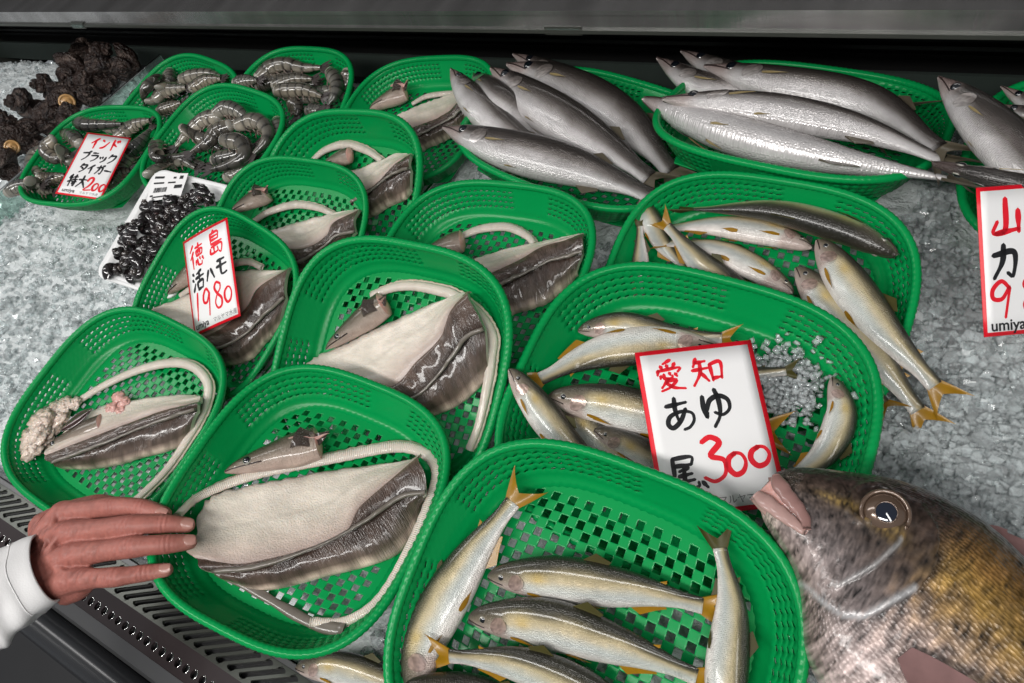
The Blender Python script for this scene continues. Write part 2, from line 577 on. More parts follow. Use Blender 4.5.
def ring_cell(mb, outer, inner, zt, zb):
    """a flat cell with a hole: top face ring and the hole's inner wall"""
    n = len(inner)
    A = [(x, y, zt(x, y)) for x, y in outer]
    B = [(x, y, zt(x, y)) for x, y in inner]
    C = [(x, y, zt(x, y) - zb) for x, y in inner]
    mb.add(A + B + C, [(i, (i + 1) % n, n + (i + 1) % n, n + i) for i in range(n)] +
           [(n + i, n + (i + 1) % n, 2 * n + (i + 1) % n, 2 * n + i) for i in range(n)])


def outline(poly, n):
    """n points spread along a closed polygon, starting at its first corner"""
    q = np.array(list(poly) + [poly[0]], float)
    s = np.concatenate([[0], np.cumsum(np.linalg.norm(np.diff(q, axis=0), axis=1))])
    t = np.linspace(0, s[-1], n, endpoint=False)
    return np.stack([np.interp(t, s, q[:, k]) for k in (0, 1)], 1)


# slotted vent strip: slanted slots
mb = MB()
ya, yb, pit, sh = -.0655, -.0335, .0172, .056
x = X0
zt = lambda x, y: .004 + 0 * x
while x < X1:
    out = [(x, ya), (x + pit, ya), (x + pit + sh, yb), (x + sh, yb)]
    m, w2 = .0036, .0054
    yl, yh = ya + .006, yb - .0055
    fx = lambda y: x + sh * (y - ya) / (yb - ya)
    inn = []
    for ang in np.linspace(PI, 2 * PI, 7):
        inn.append((fx(yl) + pit / 2 + w2 * math.cos(ang), yl + .0032 * math.sin(ang)))
    for ang in np.linspace(0, PI, 7):
        inn.append((fx(yh) + pit / 2 + w2 * math.cos(ang), yh + .0032 * math.sin(ang)))
    n = len(inn)
    oo = [(fx(ya) + 0, ya)] * 1
    # outer points matched to the inner ones: left bottom, along the bottom, right side, top, left
    o_pts = [(fx(ya) + t * pit, ya) for t in np.linspace(0, 1, 7)] + [(fx(yb) + pit - t * pit, yb) for t in np.linspace(0, 1, 7)]
    ring_cell(mb, o_pts, inn, lambda x, y: .004, .004)
    x += pit
mb.build('vent_grille', GRILLE, case, smooth=False)
# strip with round holes
mb = MB()
pit = .0128
x = X0
zt = lambda x, y: .004 + (y + .0655) * .12
while x < X1:
    y0, y1 = -.094, -.0655
    hx, hy, r = x + pit / 2, -.083, .0042
    inn = [(hx + r * math.cos(a), hy + r * math.sin(a)) for a in np.linspace(-PI * .75, PI * 1.25, 16, endpoint=False)]
    o_pts = [(x + pit * t, y0) for t in np.linspace(0, 1, 5)][:-1] + [(x + pit, y0 + (y1 - y0) * t) for t in np.linspace(0, 1, 5)][:-1] + \
            [(x + pit * (1 - t), y1) for t in np.linspace(0, 1, 5)][:-1] + [(x, y1 + (y0 - y1) * t) for t in np.linspace(0, 1, 5)][:-1]
    ring_cell(mb, o_pts, inn, zt, .0035)
    for q in range(16):
        pass
    x += pit
mb.build('hole_strip', DARKGLOSS, case, smooth=False)
mb = MB()
x = X0
while x < X1:
    hx, hy = x + pit / 2, -.083
    a = np.linspace(-.9, 1.9, 10)
    mb.tube(np.stack([hx + .0044 * np.cos(a), hy + .0044 * np.sin(a), zt(0, hy) + .0003 + 0 * a], 1), .0006, 5)
    x += pit
o = mb.build('hole_edges', CHROME, case)
mb = MB()
mb.box(((X0 + X1) / 2, -.0625, -.012), (X1 - X0, .065, .016))
mb.build('vent_duct', BLACK, case, smooth=False)
mb = MB()
mb.box(((X0 + X1) / 2, -.0305, 0.0), (X1 - X0, .005, .012))
mb.build('edge_strip', BEVEL, case, smooth=False)


def sweep(name, prof, m, x0=X0, x1=X1, smooth=False):
    mb = MB()
    Q = np.array([[(x, y, z) for y, z in prof] for x in (x0, x1)])
    mb.grid(Q, cv=True)
    n = len(prof)
    mb.f += [tuple(range(n)), tuple(range(n, 2 * n))[::-1]]
    mb.mi += [0, 0]
    return mb.build(name, m, case, smooth=smooth)


sweep('front_trim', [(-.094, .001), (-.094, -.02), (-.112, -.026), (-.112, -.012), (-.108, -.004)], BEVEL)
a = np.linspace(0, 2 * PI, 24, endpoint=False)
sweep('bumper', [(-.133 + .020 * math.cos(t), -.035 + .024 * math.sin(t)) for t in a], BUMPER, smooth=True)
sweep('front_panel', [(-.112, -.03), (-.14, -.06), (-.14, -.78), (-.10, -.78)], BLACK)
# pan under the ice, back lip and back wall
bl, br = at(0, 44, 0), at(1024, 82, 0)
dirb = unit(br - bl)
L0, L1 = bl - dirb * .5, br + dirb * .65
mb = MB()
mb.add([(X0 - 1.3, -.03, -.11), (X1 + .2, -.03, -.11), (L1[0] + .2, L1[1] + .05, -.11), (L0[0], L0[1] + .05, -.11),
        (X0 - 1.3, -.03, -.78), (X1 + .2, -.03, -.78), (L1[0] + .2, L1[1] + .05, -.78), (L0[0], L0[1] + .05, -.78)],
       [(0, 1, 2, 3), (4, 7, 6, 5), (0, 4, 5, 1), (1, 5, 6, 2), (2, 6, 7, 3), (3, 7, 4, 0)])
mb.build('pan', PAN, case, smooth=False)
perp = np.array([-dirb[1], dirb[0], 0])
ax = np.array([dirb, perp, [0, 0, 1.0]])
mid, ln = (L0 + L1) / 2, np.linalg.norm(L1 - L0)
mb = MB()
mb.box(mid + perp * .004 + np.array([0, 0, -.02]), (ln, .006, .05), ax)
mb.build('back_lip', PAN, case, smooth=False)
mb = MB()
mb.box(mid + perp * .055 + np.array([0, 0, .2]), (ln, .03, .55), ax)
for z in np.arange(.012, .36, .0125):
    mb.box(mid + perp * .036 + np.array([0, 0, z]), (ln, .012, .006), ax)
mb.build('back_louvre', LOUVRE, case, smooth=False)
mb = MB()
mb.box(mid + perp * .03 + np.array([0, 0, .045]), (ln, .008, .005), ax)
mb.build('louvre_rail', STEEL, case, smooth=False)
# steel shelf across the top of the view
rl, rr = at(0, 23, .16), at(1024, 34, .16)
dr = unit(rr - rl)
pr = np.array([-dr[1], dr[0], 0])
axr = np.array([dr, pr, [0, 0, 1.0]])
rm, rln = (rl + rr) / 2, np.linalg.norm(rr - rl) + 1.1
shelf = thing('steel_shelf', 'brushed stainless steel shelf running above the back of the ice bed', 'shelf', rm)
mb = MB()
mb.box(rm + pr * .010 + np.array([0, 0, .0105]), (rln, .02, .021), axr)
mb.build('front_edge', STEEL, shelf, smooth=False)
mb = MB()
mb.box(rm + pr * .004 + np.array([0, 0, -.002]), (rln, .016, .005), axr)
mb.build('lower_lip', GRILLE, shelf, smooth=False)
mb = MB()
mb.box(rm + pr * .14 + np.array([0, 0, .024]), (rln, .284, .006), axr)
mb.build('top_plate', STEEL, shelf, smooth=False)
for sx in (-.5, .5):
    mb = MB()
    mb.box(rm + dr * rln * sx * .99 + pr * .2 + np.array([0, 0, -.12]), (.02, .14, .33), axr)
    mb.build('bracket', GRILLE, shelf, smooth=False)
for lab, px, py, w in (('clear label clip under the shelf edge, near the dark shells', 80, 24, .045), ('clear label clip under the shelf edge, above the raised barracuda snouts', 565, 28, .055)):
    c = at(px, py, .158)
    cl = thing('label_clip', lab, 'clip', c, 'label clips under the shelf')
    mb = MB()
    mb.box(c - pr * .005, (w, .004, .012), axr)
    mb.build('clip_plate', GRILLE, cl, smooth=False)
    mb = MB()
    mb.box(c - pr * .0075, (w * .86, .0015, .006), axr)
    mb.build('clip_window', GLASS, cl, smooth=False)

# dividers standing on the bed
for lab, p0, p1, zt_, z0 in (('clear divider with a bright edge between the dark shells and the prawns', (0, 191), (160, 55), .045, -.03),
                             ('thin clear divider showing in the gaps between the eel baskets', (157, 497), (470, 142), .012, -.05)):
    a0, a1 = at(*p0, zt_), at(*p1, zt_)
    d = unit(a1 - a0)
    a0 = a0 - d * (.30 if p0[0] == 0 else .0)
    dv = thing('acrylic_divider', lab, 'divider', (a0 + a1) / 2, None)
    A3 = np.array([d, np.cross([0, 0, 1.0], d), [0, 0, 1.0]])
    mb = MB()
    mb.box((a0 + a1) / 2 + np.array([0, 0, (z0 - zt_) / 2]), (np.linalg.norm(a1 - a0), .004, zt_ - z0), A3)
    mb.build('panel', GLASS, dv, smooth=False)
    mb = MB()
    mb.box((a0 + a1) / 2 + np.array([0, 0, .0008]), (np.linalg.norm(a1 - a0), .0045, .0016), A3)
    mb.build('top_edge', CHROME, dv, smooth=False)

# ------------------------------------------------------------------ floor and wall of the shop
mb = MB()
mb.box((-.8, 0, -.83), (6, 5, .1))
tag(mb.build('floor', FLOORM, None, smooth=False), kind='structure')
mb = MB()
mb.box((-.8, 1.6, .6), (6, .1, 2.9))
tag(mb.build('wall_back', WALLM, None, smooth=False), kind='structure')

# ------------------------------------------------------------------ ice
gx = np.arange(-2.75, .64, .0048)
gy = np.arange(-.027, 1.0, .0048)
XX, YY = np.meshgrid(gx, gy, indexing='ij')
ZZ = -.004 + .010 * (vnoise(XX * 22, YY * 22) - .5) + .010 * (vnoise(XX * 55 + 9, YY * 55) - .5) + .008 * np.abs(vnoise(XX * 110, YY * 110 + 5) - .5) \
    + .006 * (vnoise(XX * 200, YY * 200) - .5)
ZZ -= .012 * sstep(.03, -.02, YY)
back_y = bl[1] + (XX - bl[0]) * dirb[1] / dirb[0]
ZZ += .012 * sstep(.25, .05, np.abs(XX + 2.0)) * 1
ZZ -= .06 * sstep(.10, .0, back_y - YY) * (XX < 1)           # the ice falls away before the back lip
# behind the first divider the tray bottom shows between the baskets
under = np.zeros_like(XX)
for k, m in BM.items():
    a_, b_ = DIMS[KIND[k]]
    mi = m.inverted()
    n = bnorm(k)
    c = np.array(m.translation) - n * (DEPTH * POSE[k][6] + .010)
    zp = c[2] - (n[0] * (XX - c[0]) + n[1] * (YY - c[1])) / n[2]
    R_ = np.array(m.to_3x3()) / POSE[k][6] ** 2
    px_, py_ = XX - m.translation.x, YY - m.translation.y
    zz_ = zp - m.translation.z
    lx = R_[0, 0] * px_ + R_[1, 0] * py_ + R_[2, 0] * zz_
    ly = R_[0, 1] * px_ + R_[1, 1] * py_ + R_[2, 1] * zz_
    q = (np.abs(lx / (a_ * 1.02)) ** 3 + np.abs(ly / (b_ * 1.02)) ** 3) ** (1 / 3)
    lim = zp + .045 * sstep(.80, 1.02, q) + (q > 1.02) * 9
    ZZ = np.where(lim < ZZ, lim + .004 * (vnoise(XX * 120, YY * 120) - .5), ZZ)
    under = np.maximum(under, (q < .92) * 1.0)
ZZ = np.maximum(ZZ, -.105)
YC = np.minimum(YY, back_y - .004)
mb = MB()
mb.grid(np.stack([XX, YC, ZZ], -1))
tag(mb.build('ice_bed', ICE), 'bed of crushed ice filling the display case under the baskets', 'ice', kind='stuff')


def ice_z(x, y):
    i = int(np.clip(round((x - gx[0]) / .0048), 0, len(gx) - 1))
    j = int(np.clip(round((y - gy[0]) / .0048), 0, len(gy) - 1))
    return ZZ[i, j], under[i, j]


def chip(mb, c, s):
    A = np.array(Matrix.Rotation(rnd.uniform(0, 6.3), 3, Vector((rnd.gauss(0, 1), rnd.gauss(0, 1), rnd.gauss(0, 1))).normalized()))
    s3 = np.array([s * rnd.uniform(.6, 1.3), s * rnd.uniform(.6, 1.1), s * rnd.uniform(.35, .8)]) / 2
    Pp = []
    for x in (-1, 1):
        for y in (-1, 1):
            for z in (-1, 1):
                k = np.array([x, y, z]) * s3 * np.array([rnd.uniform(.55, 1.1), rnd.uniform(.55, 1.1), rnd.uniform(.55, 1.1)])
                Pp.append(np.asarray(c) + A @ k)
    mb.add(Pp, [(0, 1, 3, 2), (4, 6, 7, 5), (0, 4, 5, 1), (2, 3, 7, 6), (0, 2, 6, 4), (1, 5, 7, 3)])


mb = MB()
cnt = 0
for _ in range(120000):
    if cnt > 24000:
        break
    px, py = rnd.uniform(-60, 1180), rnd.uniform(40, 740)
    w = at(px, py, 0)
    x, y = w[0] + rnd.uniform(-.01, .01), w[1] + rnd.uniform(-.01, .01)
    if not (-2.7 < x < .62 and -.02 < y < bl[1] + (x - bl[0]) * dirb[1] / dirb[0] - .03):
        continue
    z, u = ice_z(x, y)
    if u:
        continue
    dist = math.sqrt(x * x + y * y + .43)
    chip(mb, (x, y, z + rnd.uniform(0, .004)), rnd.choice((.004, .005, .006, .008, .010, .013)) * rnd.uniform(.7, 1.2) * (1 if x > -.3 else .85))
    cnt += 1
tag(mb.build('ice_chips', CHIP, None, smooth=False), 'loose glittering chips of ice scattered over the ice bed', 'ice', kind='stuff')

# ------------------------------------------------------------------ fish
def frame(C):
    T = np.gradient(C, axis=0)
    return T / (np.linalg.norm(T, axis=1)[:, None] + 1e-12)


def to_px(p):
    c = R3.T @ (np.asarray(p) - EYE)
    return np.array([512 - FPX * c[0] / c[2], 341.5 + FPX * c[1] / c[2]])


def PW(b, px, py, h, clear=.0):
    """as P, but lifted so that it lies on the basket's wall instead of in it"""
    p = P(b, px, py, h)
    if b not in BM:
        return p
    inv = BM[b].inverted()
    a_, b_ = DIMS[KIND[b]]
    for _ in range(6):
        l = inv @ Vector(p)
        r = (abs(l.x / a_) ** 3 + abs(l.y / b_) ** 3) ** (1 / 3)
        if r > 1.04:
            break
        need = (np.interp(r, [0, .80, .86, .92, .97, 1.0], [0, 0, .009, .023, .036, .044]) + clear) * POSE[b][6]
        if h >= need - .0005:
            break
        h = need
        p = P(b, px, py, h)
    return p


def solid_fin(mb, G, L, th, mi=0, col=None):
    """a thin closed fin: G grid of points, L the direction it is thick in"""
    G = np.asarray(G, float)
    n, m = G.shape[:2]
    w = th * np.linspace(1, .25, n)[:, None, None]
    A, B = G + L * w, G - L * w
    uv = np.stack(np.meshgrid(np.linspace(0, 1, n), np.linspace(0, 1, m), indexing='ij'), -1)
    mb.grid(A, uv, col, mi=mi)
    mb.grid(B, uv, col, mi=mi, flip=True)
    loop = [(i, 0) for i in range(n)] + [(n - 1, j) for j in range(1, m)] + [(i, m - 1) for i in range(n - 2, -1, -1)] + [(0, j) for j in range(m - 2, 0, -1)]
    k = len(loop)
    mb.add([A[i, j] for i, j in loop] + [B[i, j] for i, j in loop], [(q, k + q, k + (q + 1) % k, (q + 1) % k) for q in range(k)],
           np.concatenate([[uv[i, j] for i, j in loop]] * 2), None if col is None else np.concatenate([[col[i, j] for i, j in loop]] * 2), mi=mi)


SPEC = {
    'ayu': dict(t=[0, .02, .05, .10, .16, .22, .35, .5, .65, .8, .92, 1.0],
                up=[.012, .032, .050, .068, .082, .092, .104, .100, .084, .060, .041, .040],
                dn=[.010, .024, .042, .064, .083, .096, .116, .116, .095, .060, .038, .040],
                w=[.007, .022, .035, .046, .055, .060, .066, .063, .050, .031, .015, .008],
                eye=(.082, .24, .0170), edge=.195, tail=.15, fork=.42, spread=(.036, .115), fin='y'),
    'kam': dict(t=[0, .03, .08, .14, .20, .27, .38, .5, .65, .8, .92, 1.0],
                up=[.004, .011, .024, .038, .048, .056, .064, .066, .058, .042, .028, .026],
                dn=[.006, .016, .032, .046, .058, .068, .078, .080, .068, .044, .026, .026],
                w=[.004, .013, .024, .034, .042, .050, .058, .058, .048, .030, .014, .008],
                eye=(.125, .12, .0225), edge=.255, tail=.15, fork=.30, spread=(.026, .105), fin='g')}


def fish_color(kind, u, v, seed):
    nz = vnoise(u * 40 + seed * 7, v * 14 + seed) - .5
    nz2 = vnoise(u * 9 + seed * 3, v * 5 + seed * 5) - .5
    if kind == 'ayu':
        c = lerp_tab(v + nz2 * .10 + nz * .04, [0, .12, .32, .48, .60, .70, .79, .88, 1],
                     [(.74, .66, .62), (.70, .66, .62), (.56, .58, .55), (.50, .48, .40), (.58, .48, .30), (.40, .33, .19), (.13, .11, .06), (.035, .032, .022), (.022, .02, .016)])
        head = sstep(.215, .17, u)
        hc = lerp_tab(v, [0, .3, .5, .7, .85, 1], [(.55, .44, .40), (.45, .36, .32), (.27, .22, .17), (.15, .125, .085), (.06, .05, .035), (.03, .026, .02)])
        c = c * (1 - head[..., None]) + hc * head[..., None]
        y = np.exp(-((u - .27) / .035) ** 2 - ((v - .58) / .13) ** 2) * .55
        c = c * (1 - y[..., None]) + np.array([.55, .36, .04]) * y[..., None]
        p = np.exp(-((u - .62) / .2) ** 2 - ((v - .34) / .10) ** 2) * .5
        c = c * (1 - p[..., None]) + np.array([.36, .40, .40]) * p[..., None]
    else:
        c = lerp_tab(v + nz2 * .12 + nz * .08, [0, .14, .30, .43, .53, .65, 1],
                     [(.64, .61, .605), (.60, .575, .575), (.43, .41, .405), (.18, .16, .15), (.078, .065, .059), (.046, .038, .034), (.03, .026, .024)])
        head = sstep(.17, .08, u)
        hc = lerp_tab(v, [0, .4, .6, 1], [(.50, .43, .41), (.40, .31, .29), (.25, .18, .165), (.09, .065, .06)])
        c = c * (1 - head[..., None]) + hc * head[..., None]
    return np.clip(c * (1 + .25 * nz[..., None]), .01, 1)


def fish(kind, b, pts, dors, label, group, roll=None, name=None, K=58, fat=1.0, fincol=None, cat='fish'):
    """pts: (px, py, height) from snout to tail base, on basket b; dors: where the back points in the photo"""
    S = SPEC[kind]
    W3 = [PW(b, *p, clear=(.011 if kind == 'ayu' else .014)) for p in pts]
    C = spline(W3, K)
    SL = np.linalg.norm(np.diff(C, axis=0), axis=1).sum()
    T = frame(C)
    Nn = bnorm(b) if b in BM else np.array([0, 0, 1.0])
    m = K // 2
    D0 = unit(np.cross(Nn, T[m]))
    pxd = to_px(C[m] + D0 * .01) - to_px(C[m])
    want = {'u': (0, -1), 'd': (0, 1), 'l': (-1, 0), 'r': (1, 0)}[dors]
    sg = 1 if pxd @ np.array(want) > 0 else -1
    ro = math.radians((26 if dors == 'u' else 8 if dors in 'lr' else -10) if roll is None else roll)
    D, L = np.zeros_like(C), np.zeros_like(C)
    for i in range(K):
        d = unit(np.cross(Nn, T[i])) * sg
        l = unit(np.cross(T[i], d))
        if l @ Nn < 0:
            l = -l
        D[i] = d * math.cos(ro) + l * math.sin(ro)
        L[i] = l * math.cos(ro) - d * math.sin(ro)
    t = np.linspace(0, 1, K)
    t = t ** 1.0
    up, dn, wd = (smoothtab(t, S['t'], S[k]) * SL * fat for k in ('up', 'dn', 'w'))
    R = 30
    th = np.linspace(0, 2 * PI, R, endpoint=False)
    ct, st = np.cos(th), np.sin(th)
    V = (1 + ct) / 2
    U, VV = np.meshgrid(t, V, indexing='ij')
    e = S['edge'] - .05 * np.abs(VV - .45) ** 1.2
    bulge = 1 + .055 * sstep(e - .10, e - .02, U) * (U < e) * (VV < .8)
    # rings: a rounded lens section
    sy = np.where(ct > 0, up[:, None], dn[:, None]) * ct * 1.0
    sz = wd[:, None] * np.sign(st) * np.abs(st) ** .85 * bulge
    Pp = C[:, None] + D[:, None] * sy[..., None] + L[:, None] * sz[..., None]
    col = fish_color(kind, U, VV, rnd.uniform(0, 9))
    seed_c = C[m] - Nn * float(wd[m])
    te_seed = rnd.uniform(0, 9)
    root = thing(name or {'ayu': 'sweetfish', 'kam': 'barracuda'}[kind], label, cat, seed_c, group)
    mb = MB()
    mb.grid(Pp, np.stack([U, VV], -1), col, cv=True)
    mb.f += [tuple(range(R)), tuple((K - 1) * R + j for j in range(R))[::-1]]
    mb.mi += [0, 0]
    mb.build('body', AYU if kind == 'ayu' else KAM, root)

    def at_t(tt):
        f = tt * (K - 1)
        i = min(int(f), K - 2)
        g = f - i
        return [a[i] * (1 - g) + a[i + 1] * g for a in (C, T, D, L, up, dn, wd)]

    def skin(tt, vv, side=1, lift=0.0):
        """a point on the flank: tt along, vv 0 belly to 1 back"""
        c, tg, d, l, u_, d_, w_ = at_t(tt)
        k = 2 * vv - 1
        s_ = math.sqrt(max(0, 1 - k * k)) ** .85
        return c + d * (u_ if k > 0 else d_) * k + l * side * (w_ * s_ + lift)

    FC = fincol or (FIN_Y if S['fin'] == 'y' else FIN_G)
    # tail fin
    c, tg, d, l, *_ = at_t(1.0)
    tg = unit(C[-1] - C[-4])
    s_, r_ = np.linspace(-1, 1, 15), np.linspace(0, 1, 7)
    tl, (h0, h1) = S['tail'] * SL, S['spread']
    droop = rnd.uniform(-.15, .15)
    G = np.zeros((7, 15, 3))
    for i, r in enumerate(r_):
        for j, s in enumerate(s_):
            ln = tl * (S['fork'] + (1 - S['fork']) * abs(s) ** 1.1)
            G[i, j] = c - tg * .012 * SL + tg * (ln * r) + d * s * SL * (h0 + (h1 - h0) * r) * (1 - .12 * r * abs(s) ** 3) + l * SL * (.012 * math.sin(s * 4 + 1) * r + droop * .05 * r)
    mb = MB()
    solid_fin(mb, G, l, .004 * SL)
    mb.build('tail_fin', FC, root)

    def fin(nm, t0, t1, base_v, ln, lean, m_, out=0.0, side=1, taper=.35, lower=False):
        """a fin rising from the back (base_v 1), the belly (0) or the flank"""
        nb, nr = 8, 5
        G = np.zeros((nr, nb, 3))
        for j in range(nb):
            f = j / (nb - 1)
            tt = t0 + (t1 - t0) * f
            p0 = skin(tt, base_v, side, 0)
            c, tg, d, l, *_ = at_t(tt)
            dirn = d if base_v > .6 else (-d)
            h = ln * SL * (1 - (1 - taper) * f)
            for i in range(nr):
                r = i / (nr - 1)
                G[i, j] = p0 + (dirn * (1 - lean) + tg * lean * (1.2 - .4 * f) + l * side * out) * h * r - dirn * .006 * SL * (1 - r)
        mb = MB()
        solid_fin(mb, G, at_t((t0 + t1) / 2)[3] * .9 + at_t((t0 + t1) / 2)[2] * .1, .0035 * SL)
        mb.build(nm, m_, root)

    def leaf(nm, t0, v0, ln, wid, dv, m_, side):
        G = np.zeros((7, 6, 3))
        for i in range(7):
            r = i / 6
            for j in range(6):
                f = j / 5 - .5
                vv = v0 + dv * r + f * wid * (.30 + .70 * math.sin(PI * min(1, .1 + r * .95)) if r < .5 else .30 * (1 - r) * 2 + .70 * math.sin(PI * min(1, .1 + r * .9)) * (1.25 - r * .9))
                G[i, j] = skin(min(.99, t0 + ln * r * (1 - .25 * abs(f))), min(.98, max(.02, vv)), side, SL * (.004 + .012 * r))
        mb = MB()
        solid_fin(mb, G, at_t(t0)[3] * side, .0022 * SL)
        mb.build(nm, m_, root)

    if kind == 'ayu':
        fin('dorsal_fin', .46, .58, 1.0, .095, .62, FIN_O)
        fin('adipose_fin', .80, .83, 1.0, .045, .75, FC)
        fin('anal_fin', .68, .84, 0.0, .07, .6, FC)
        for sd in (1, -1):
            leaf('pectoral_fin', .205, .20, .135, .10, -.07, FC, sd)
            leaf('pelvic_fin', .47, .08, .12, .09, -.03, FC, sd)
    else:
        fin('dorsal_fin', .36, .44, 1.0, .055, .75, FC)
        fin('second_dorsal_fin', .67, .77, 1.0, .065, .65, FC)
        fin('anal_fin', .68, .78, 0.0, .065, .65, FC)
        for sd in (1, -1):
            leaf('pectoral_fin', .262, .40, .095, .055, .03, FIN_K, sd)
            leaf('pelvic_fin', .37, .02, .06, .03, -.01, FIN_K, sd)
    # gill cover, mouth line, eyes on both sides
    for sd in (1, -1):
        g0, g1 = (.118, .196) if kind == 'ayu' else (.185, .256)
        G = np.zeros((12, 9, 3))
        for i in range(12):
            for j in range(9):
                q = i / 11
                vv = .20 + .50 * q
                f = j / 8
                lens = math.sin(PI * (.06 + .88 * q)) ** .6
                mid = g0 + (g1 - g0) * .35 + .02 * (q - .5)
                tt = mid + (g1 - g0) * lens * (f * .65 - (1 - f) * .35)
                G[i, j] = skin(tt, vv, sd, SL * (.0012 + .0045 * f * lens))
        mb = MB()
        gu, gv = np.meshgrid(np.linspace(g0, g1, 9), np.linspace(.20, .70, 12), indexing='ij')
        tint = np.array([.36, .22, .20]) if kind == 'ayu' else np.array([.30, .265, .25])
        mot = (vnoise(gu * 130 + te_seed, gv * 16) - .5)[..., None]
        gc = fish_color(kind, gu, gv, te_seed) * .58 + tint * .42
        gc = np.clip(gc * (1 + 1.1 * mot), .01, 1)
        solid_fin(mb, np.transpose(G, (1, 0, 2)), at_t(.16)[3] * sd, .0012 * SL, col=gc)
        mb.build('gill_cover', GILLM, root)
        te, ve, re = S['eye']
        vv = .5 + ve / 2
        ce = skin(te, vv, sd, -re * SL * .42)
        c, tg, d, l, *_ = at_t(te)
        A = np.array([tg, d, l * sd])
        r = re * SL
        mb = MB()
        ph = np.linspace(0.0, PI / 2, 9)
        tt = np.linspace(0, 2 * PI, 20, endpoint=False)
        ring = np.stack([np.outer(np.sin(ph), np.cos(tt)) * r, np.outer(np.sin(ph), np.sin(tt)) * r, np.outer(np.cos(ph), np.ones(20)) * r * .75], -1)
        Pe = ce + ring @ A
        ns = 5 if kind == 'ayu' else 7
        mb.grid(Pe[:ns], cv=True, mi=1)
        mb.grid(Pe[ns - 1:], cv=True, mi=0)
        eb = mb.build('eye', [EYE_S, PUPIL], root)
        ml = .085 if kind == 'ayu' else .125
        cv = [skin(x, .47 - .14 * (x / ml), sd, .0006) for x in np.linspace(.004, ml, 8)]
        mb = MB()
        mb.tube(cv, np.linspace(.0035, .0022, 8) * SL, 6)
        mb.build('mouth_line', MOUTH, root)
    return root


FIN_K = mat('straw_fin', (.24, .185, .085), rough=.35, coat=.2, bump=('bands', 0, 14, .5, .0006), noise=.25, nscale=120)
GILLM = mat('gill_cover_skin', attr=True, rough=.22, metal=.3, coat=.5, noise=.3, nscale=160, bump=('noise', 200, 200, .3, .001))

# sweetfish in the nearest basket
G17 = 'sweetfish in the nearest basket'
fish('ayu', 'B17', [(418, 705, .016), (424, 640, .016), (462, 570, .016), (513, 502, .018)], 'l', 'pale sweetfish at the left wall of the nearest basket, tail pointing up', G17)
fish('ayu', 'B17', [(488, 577, .015), (560, 578, .015), (640, 590, .014), (703, 606, .012)], 'u', 'upper of the two left-facing sweetfish in the nearest basket, whole body showing', G17)
fish('ayu', 'B17', [(469, 618, .017), (545, 622, .017), (620, 645, .016), (697, 677, .014)], 'u', 'second left-facing sweetfish, just below the one with its whole body showing', G17)
fish('ayu', 'B17', [(640, 722, .018), (585, 690, .019), (520, 664, .024), (449, 656, .030)], 'u', 'sweetfish with its yellow tail fin at the left edge of the nearest basket', G17)
fish('ayu', 'B17', [(720, 752, .018), (727, 680, .017), (732, 610, .016), (720, 548, .018)], 'r', 'sweetfish standing upright at the right of the nearest basket, dark forked tail up', G17, fincol=FIN_O)
fish('ayu', 'B17', [(404, 686, .012), (470, 694, .010), (540, 720, .008), (600, 740, .008)], 'u', 'sweetfish at the bottom left corner, under the yellow-tailed one', G17)
# sweetfish in the basket with the large card
G16 = 'sweetfish in the basket with the large card'
fish('ayu', 'B16', [(578, 331, .018), (620, 326, .018), (672, 336, .016), (722, 338, .016)], 'u', 'sweetfish farthest back in the large-card basket, snout left above the card', G16)
fish('ayu', 'B16', [(715, 345, .018), (640, 347, .019), (585, 358, .017), (540, 379, .013)], 'd', 'sweetfish tucked along the back of the card, narrow tail end at left', G16)
fish('ayu', 'B16', [(509, 369, .054), (533, 400, .038), (566, 440, .026), (612, 482, .016)], 'r', 'sweetfish slanting down the left wall of the large-card basket, snout up', G16)
fish('ayu', 'B16', [(548, 397, .026), (610, 405, .022), (690, 422, .013), (762, 430, .012)], 'u', 'sweetfish with an orange fin, snout left, running under the price card', G16)
fish('ayu', 'B16', [(594, 430, .022), (630, 447, .016), (690, 475, .012), (742, 486, .010)], 'u', 'pink-cheeked sweetfish at the lower left corner of the large price card', G16)
fish('ayu', 'B16', [(832, 377, .026), (842, 415, .026), (824, 455, .020), (780, 484, .014)], 'r', 'sweetfish curled at the right wall of the large-card basket, mouth up', G16)
fish('ayu', 'B16', [(556, 404, .012), (590, 430, .010), (625, 462, .009), (668, 492, .008)], 'u', 'white-bellied sweetfish wedged between two others left of the large card', G16)
fish('ayu', 'B16', [(668, 392, .010), (710, 382, .010), (750, 375, .012), (786, 371, .018)], 'u', 'sweetfish under the large card, only its dark tail showing on the ice', G16, fincol=FIN_O)
# sweetfish in the back right basket
G15 = 'sweetfish in the basket behind the large card'
fish('ayu', 'B15', [(897, 255, .036), (840, 229, .034), (770, 211, .030), (694, 209, .026)], 'u', 'dark sweetfish seen from its back, snout toward the right', G15, roll=122, fincol=FIN_O)
fish('ayu', 'B15', [(812, 248, .022), (770, 234, .020), (720, 226, .018), (664, 228, .016)], 'u', 'silver sweetfish below the dark one, two yellow fins upward, snout right', G15, roll=-34)
fish('ayu', 'B15', [(793, 293, .024), (755, 268, .022), (715, 249, .018), (668, 243, .014)], 'u', 'silver sweetfish belly up, nearest the front rim, snout lower right', G15, roll=-30)
fish('ayu', 'B15', [(765, 318, .018), (735, 290, .024), (700, 262, .032), (667, 226, .040)], 'u', 'olive sweetfish with its yellow tail raised left of the silver ones', G15)
fish('ayu', 'B15', [(634, 312, .010), (638, 285, .014), (640, 258, .022), (640, 226, .034)], 'l', 'sweetfish at the left wall showing only a narrow raised tail', G15, fincol=FIN_O)
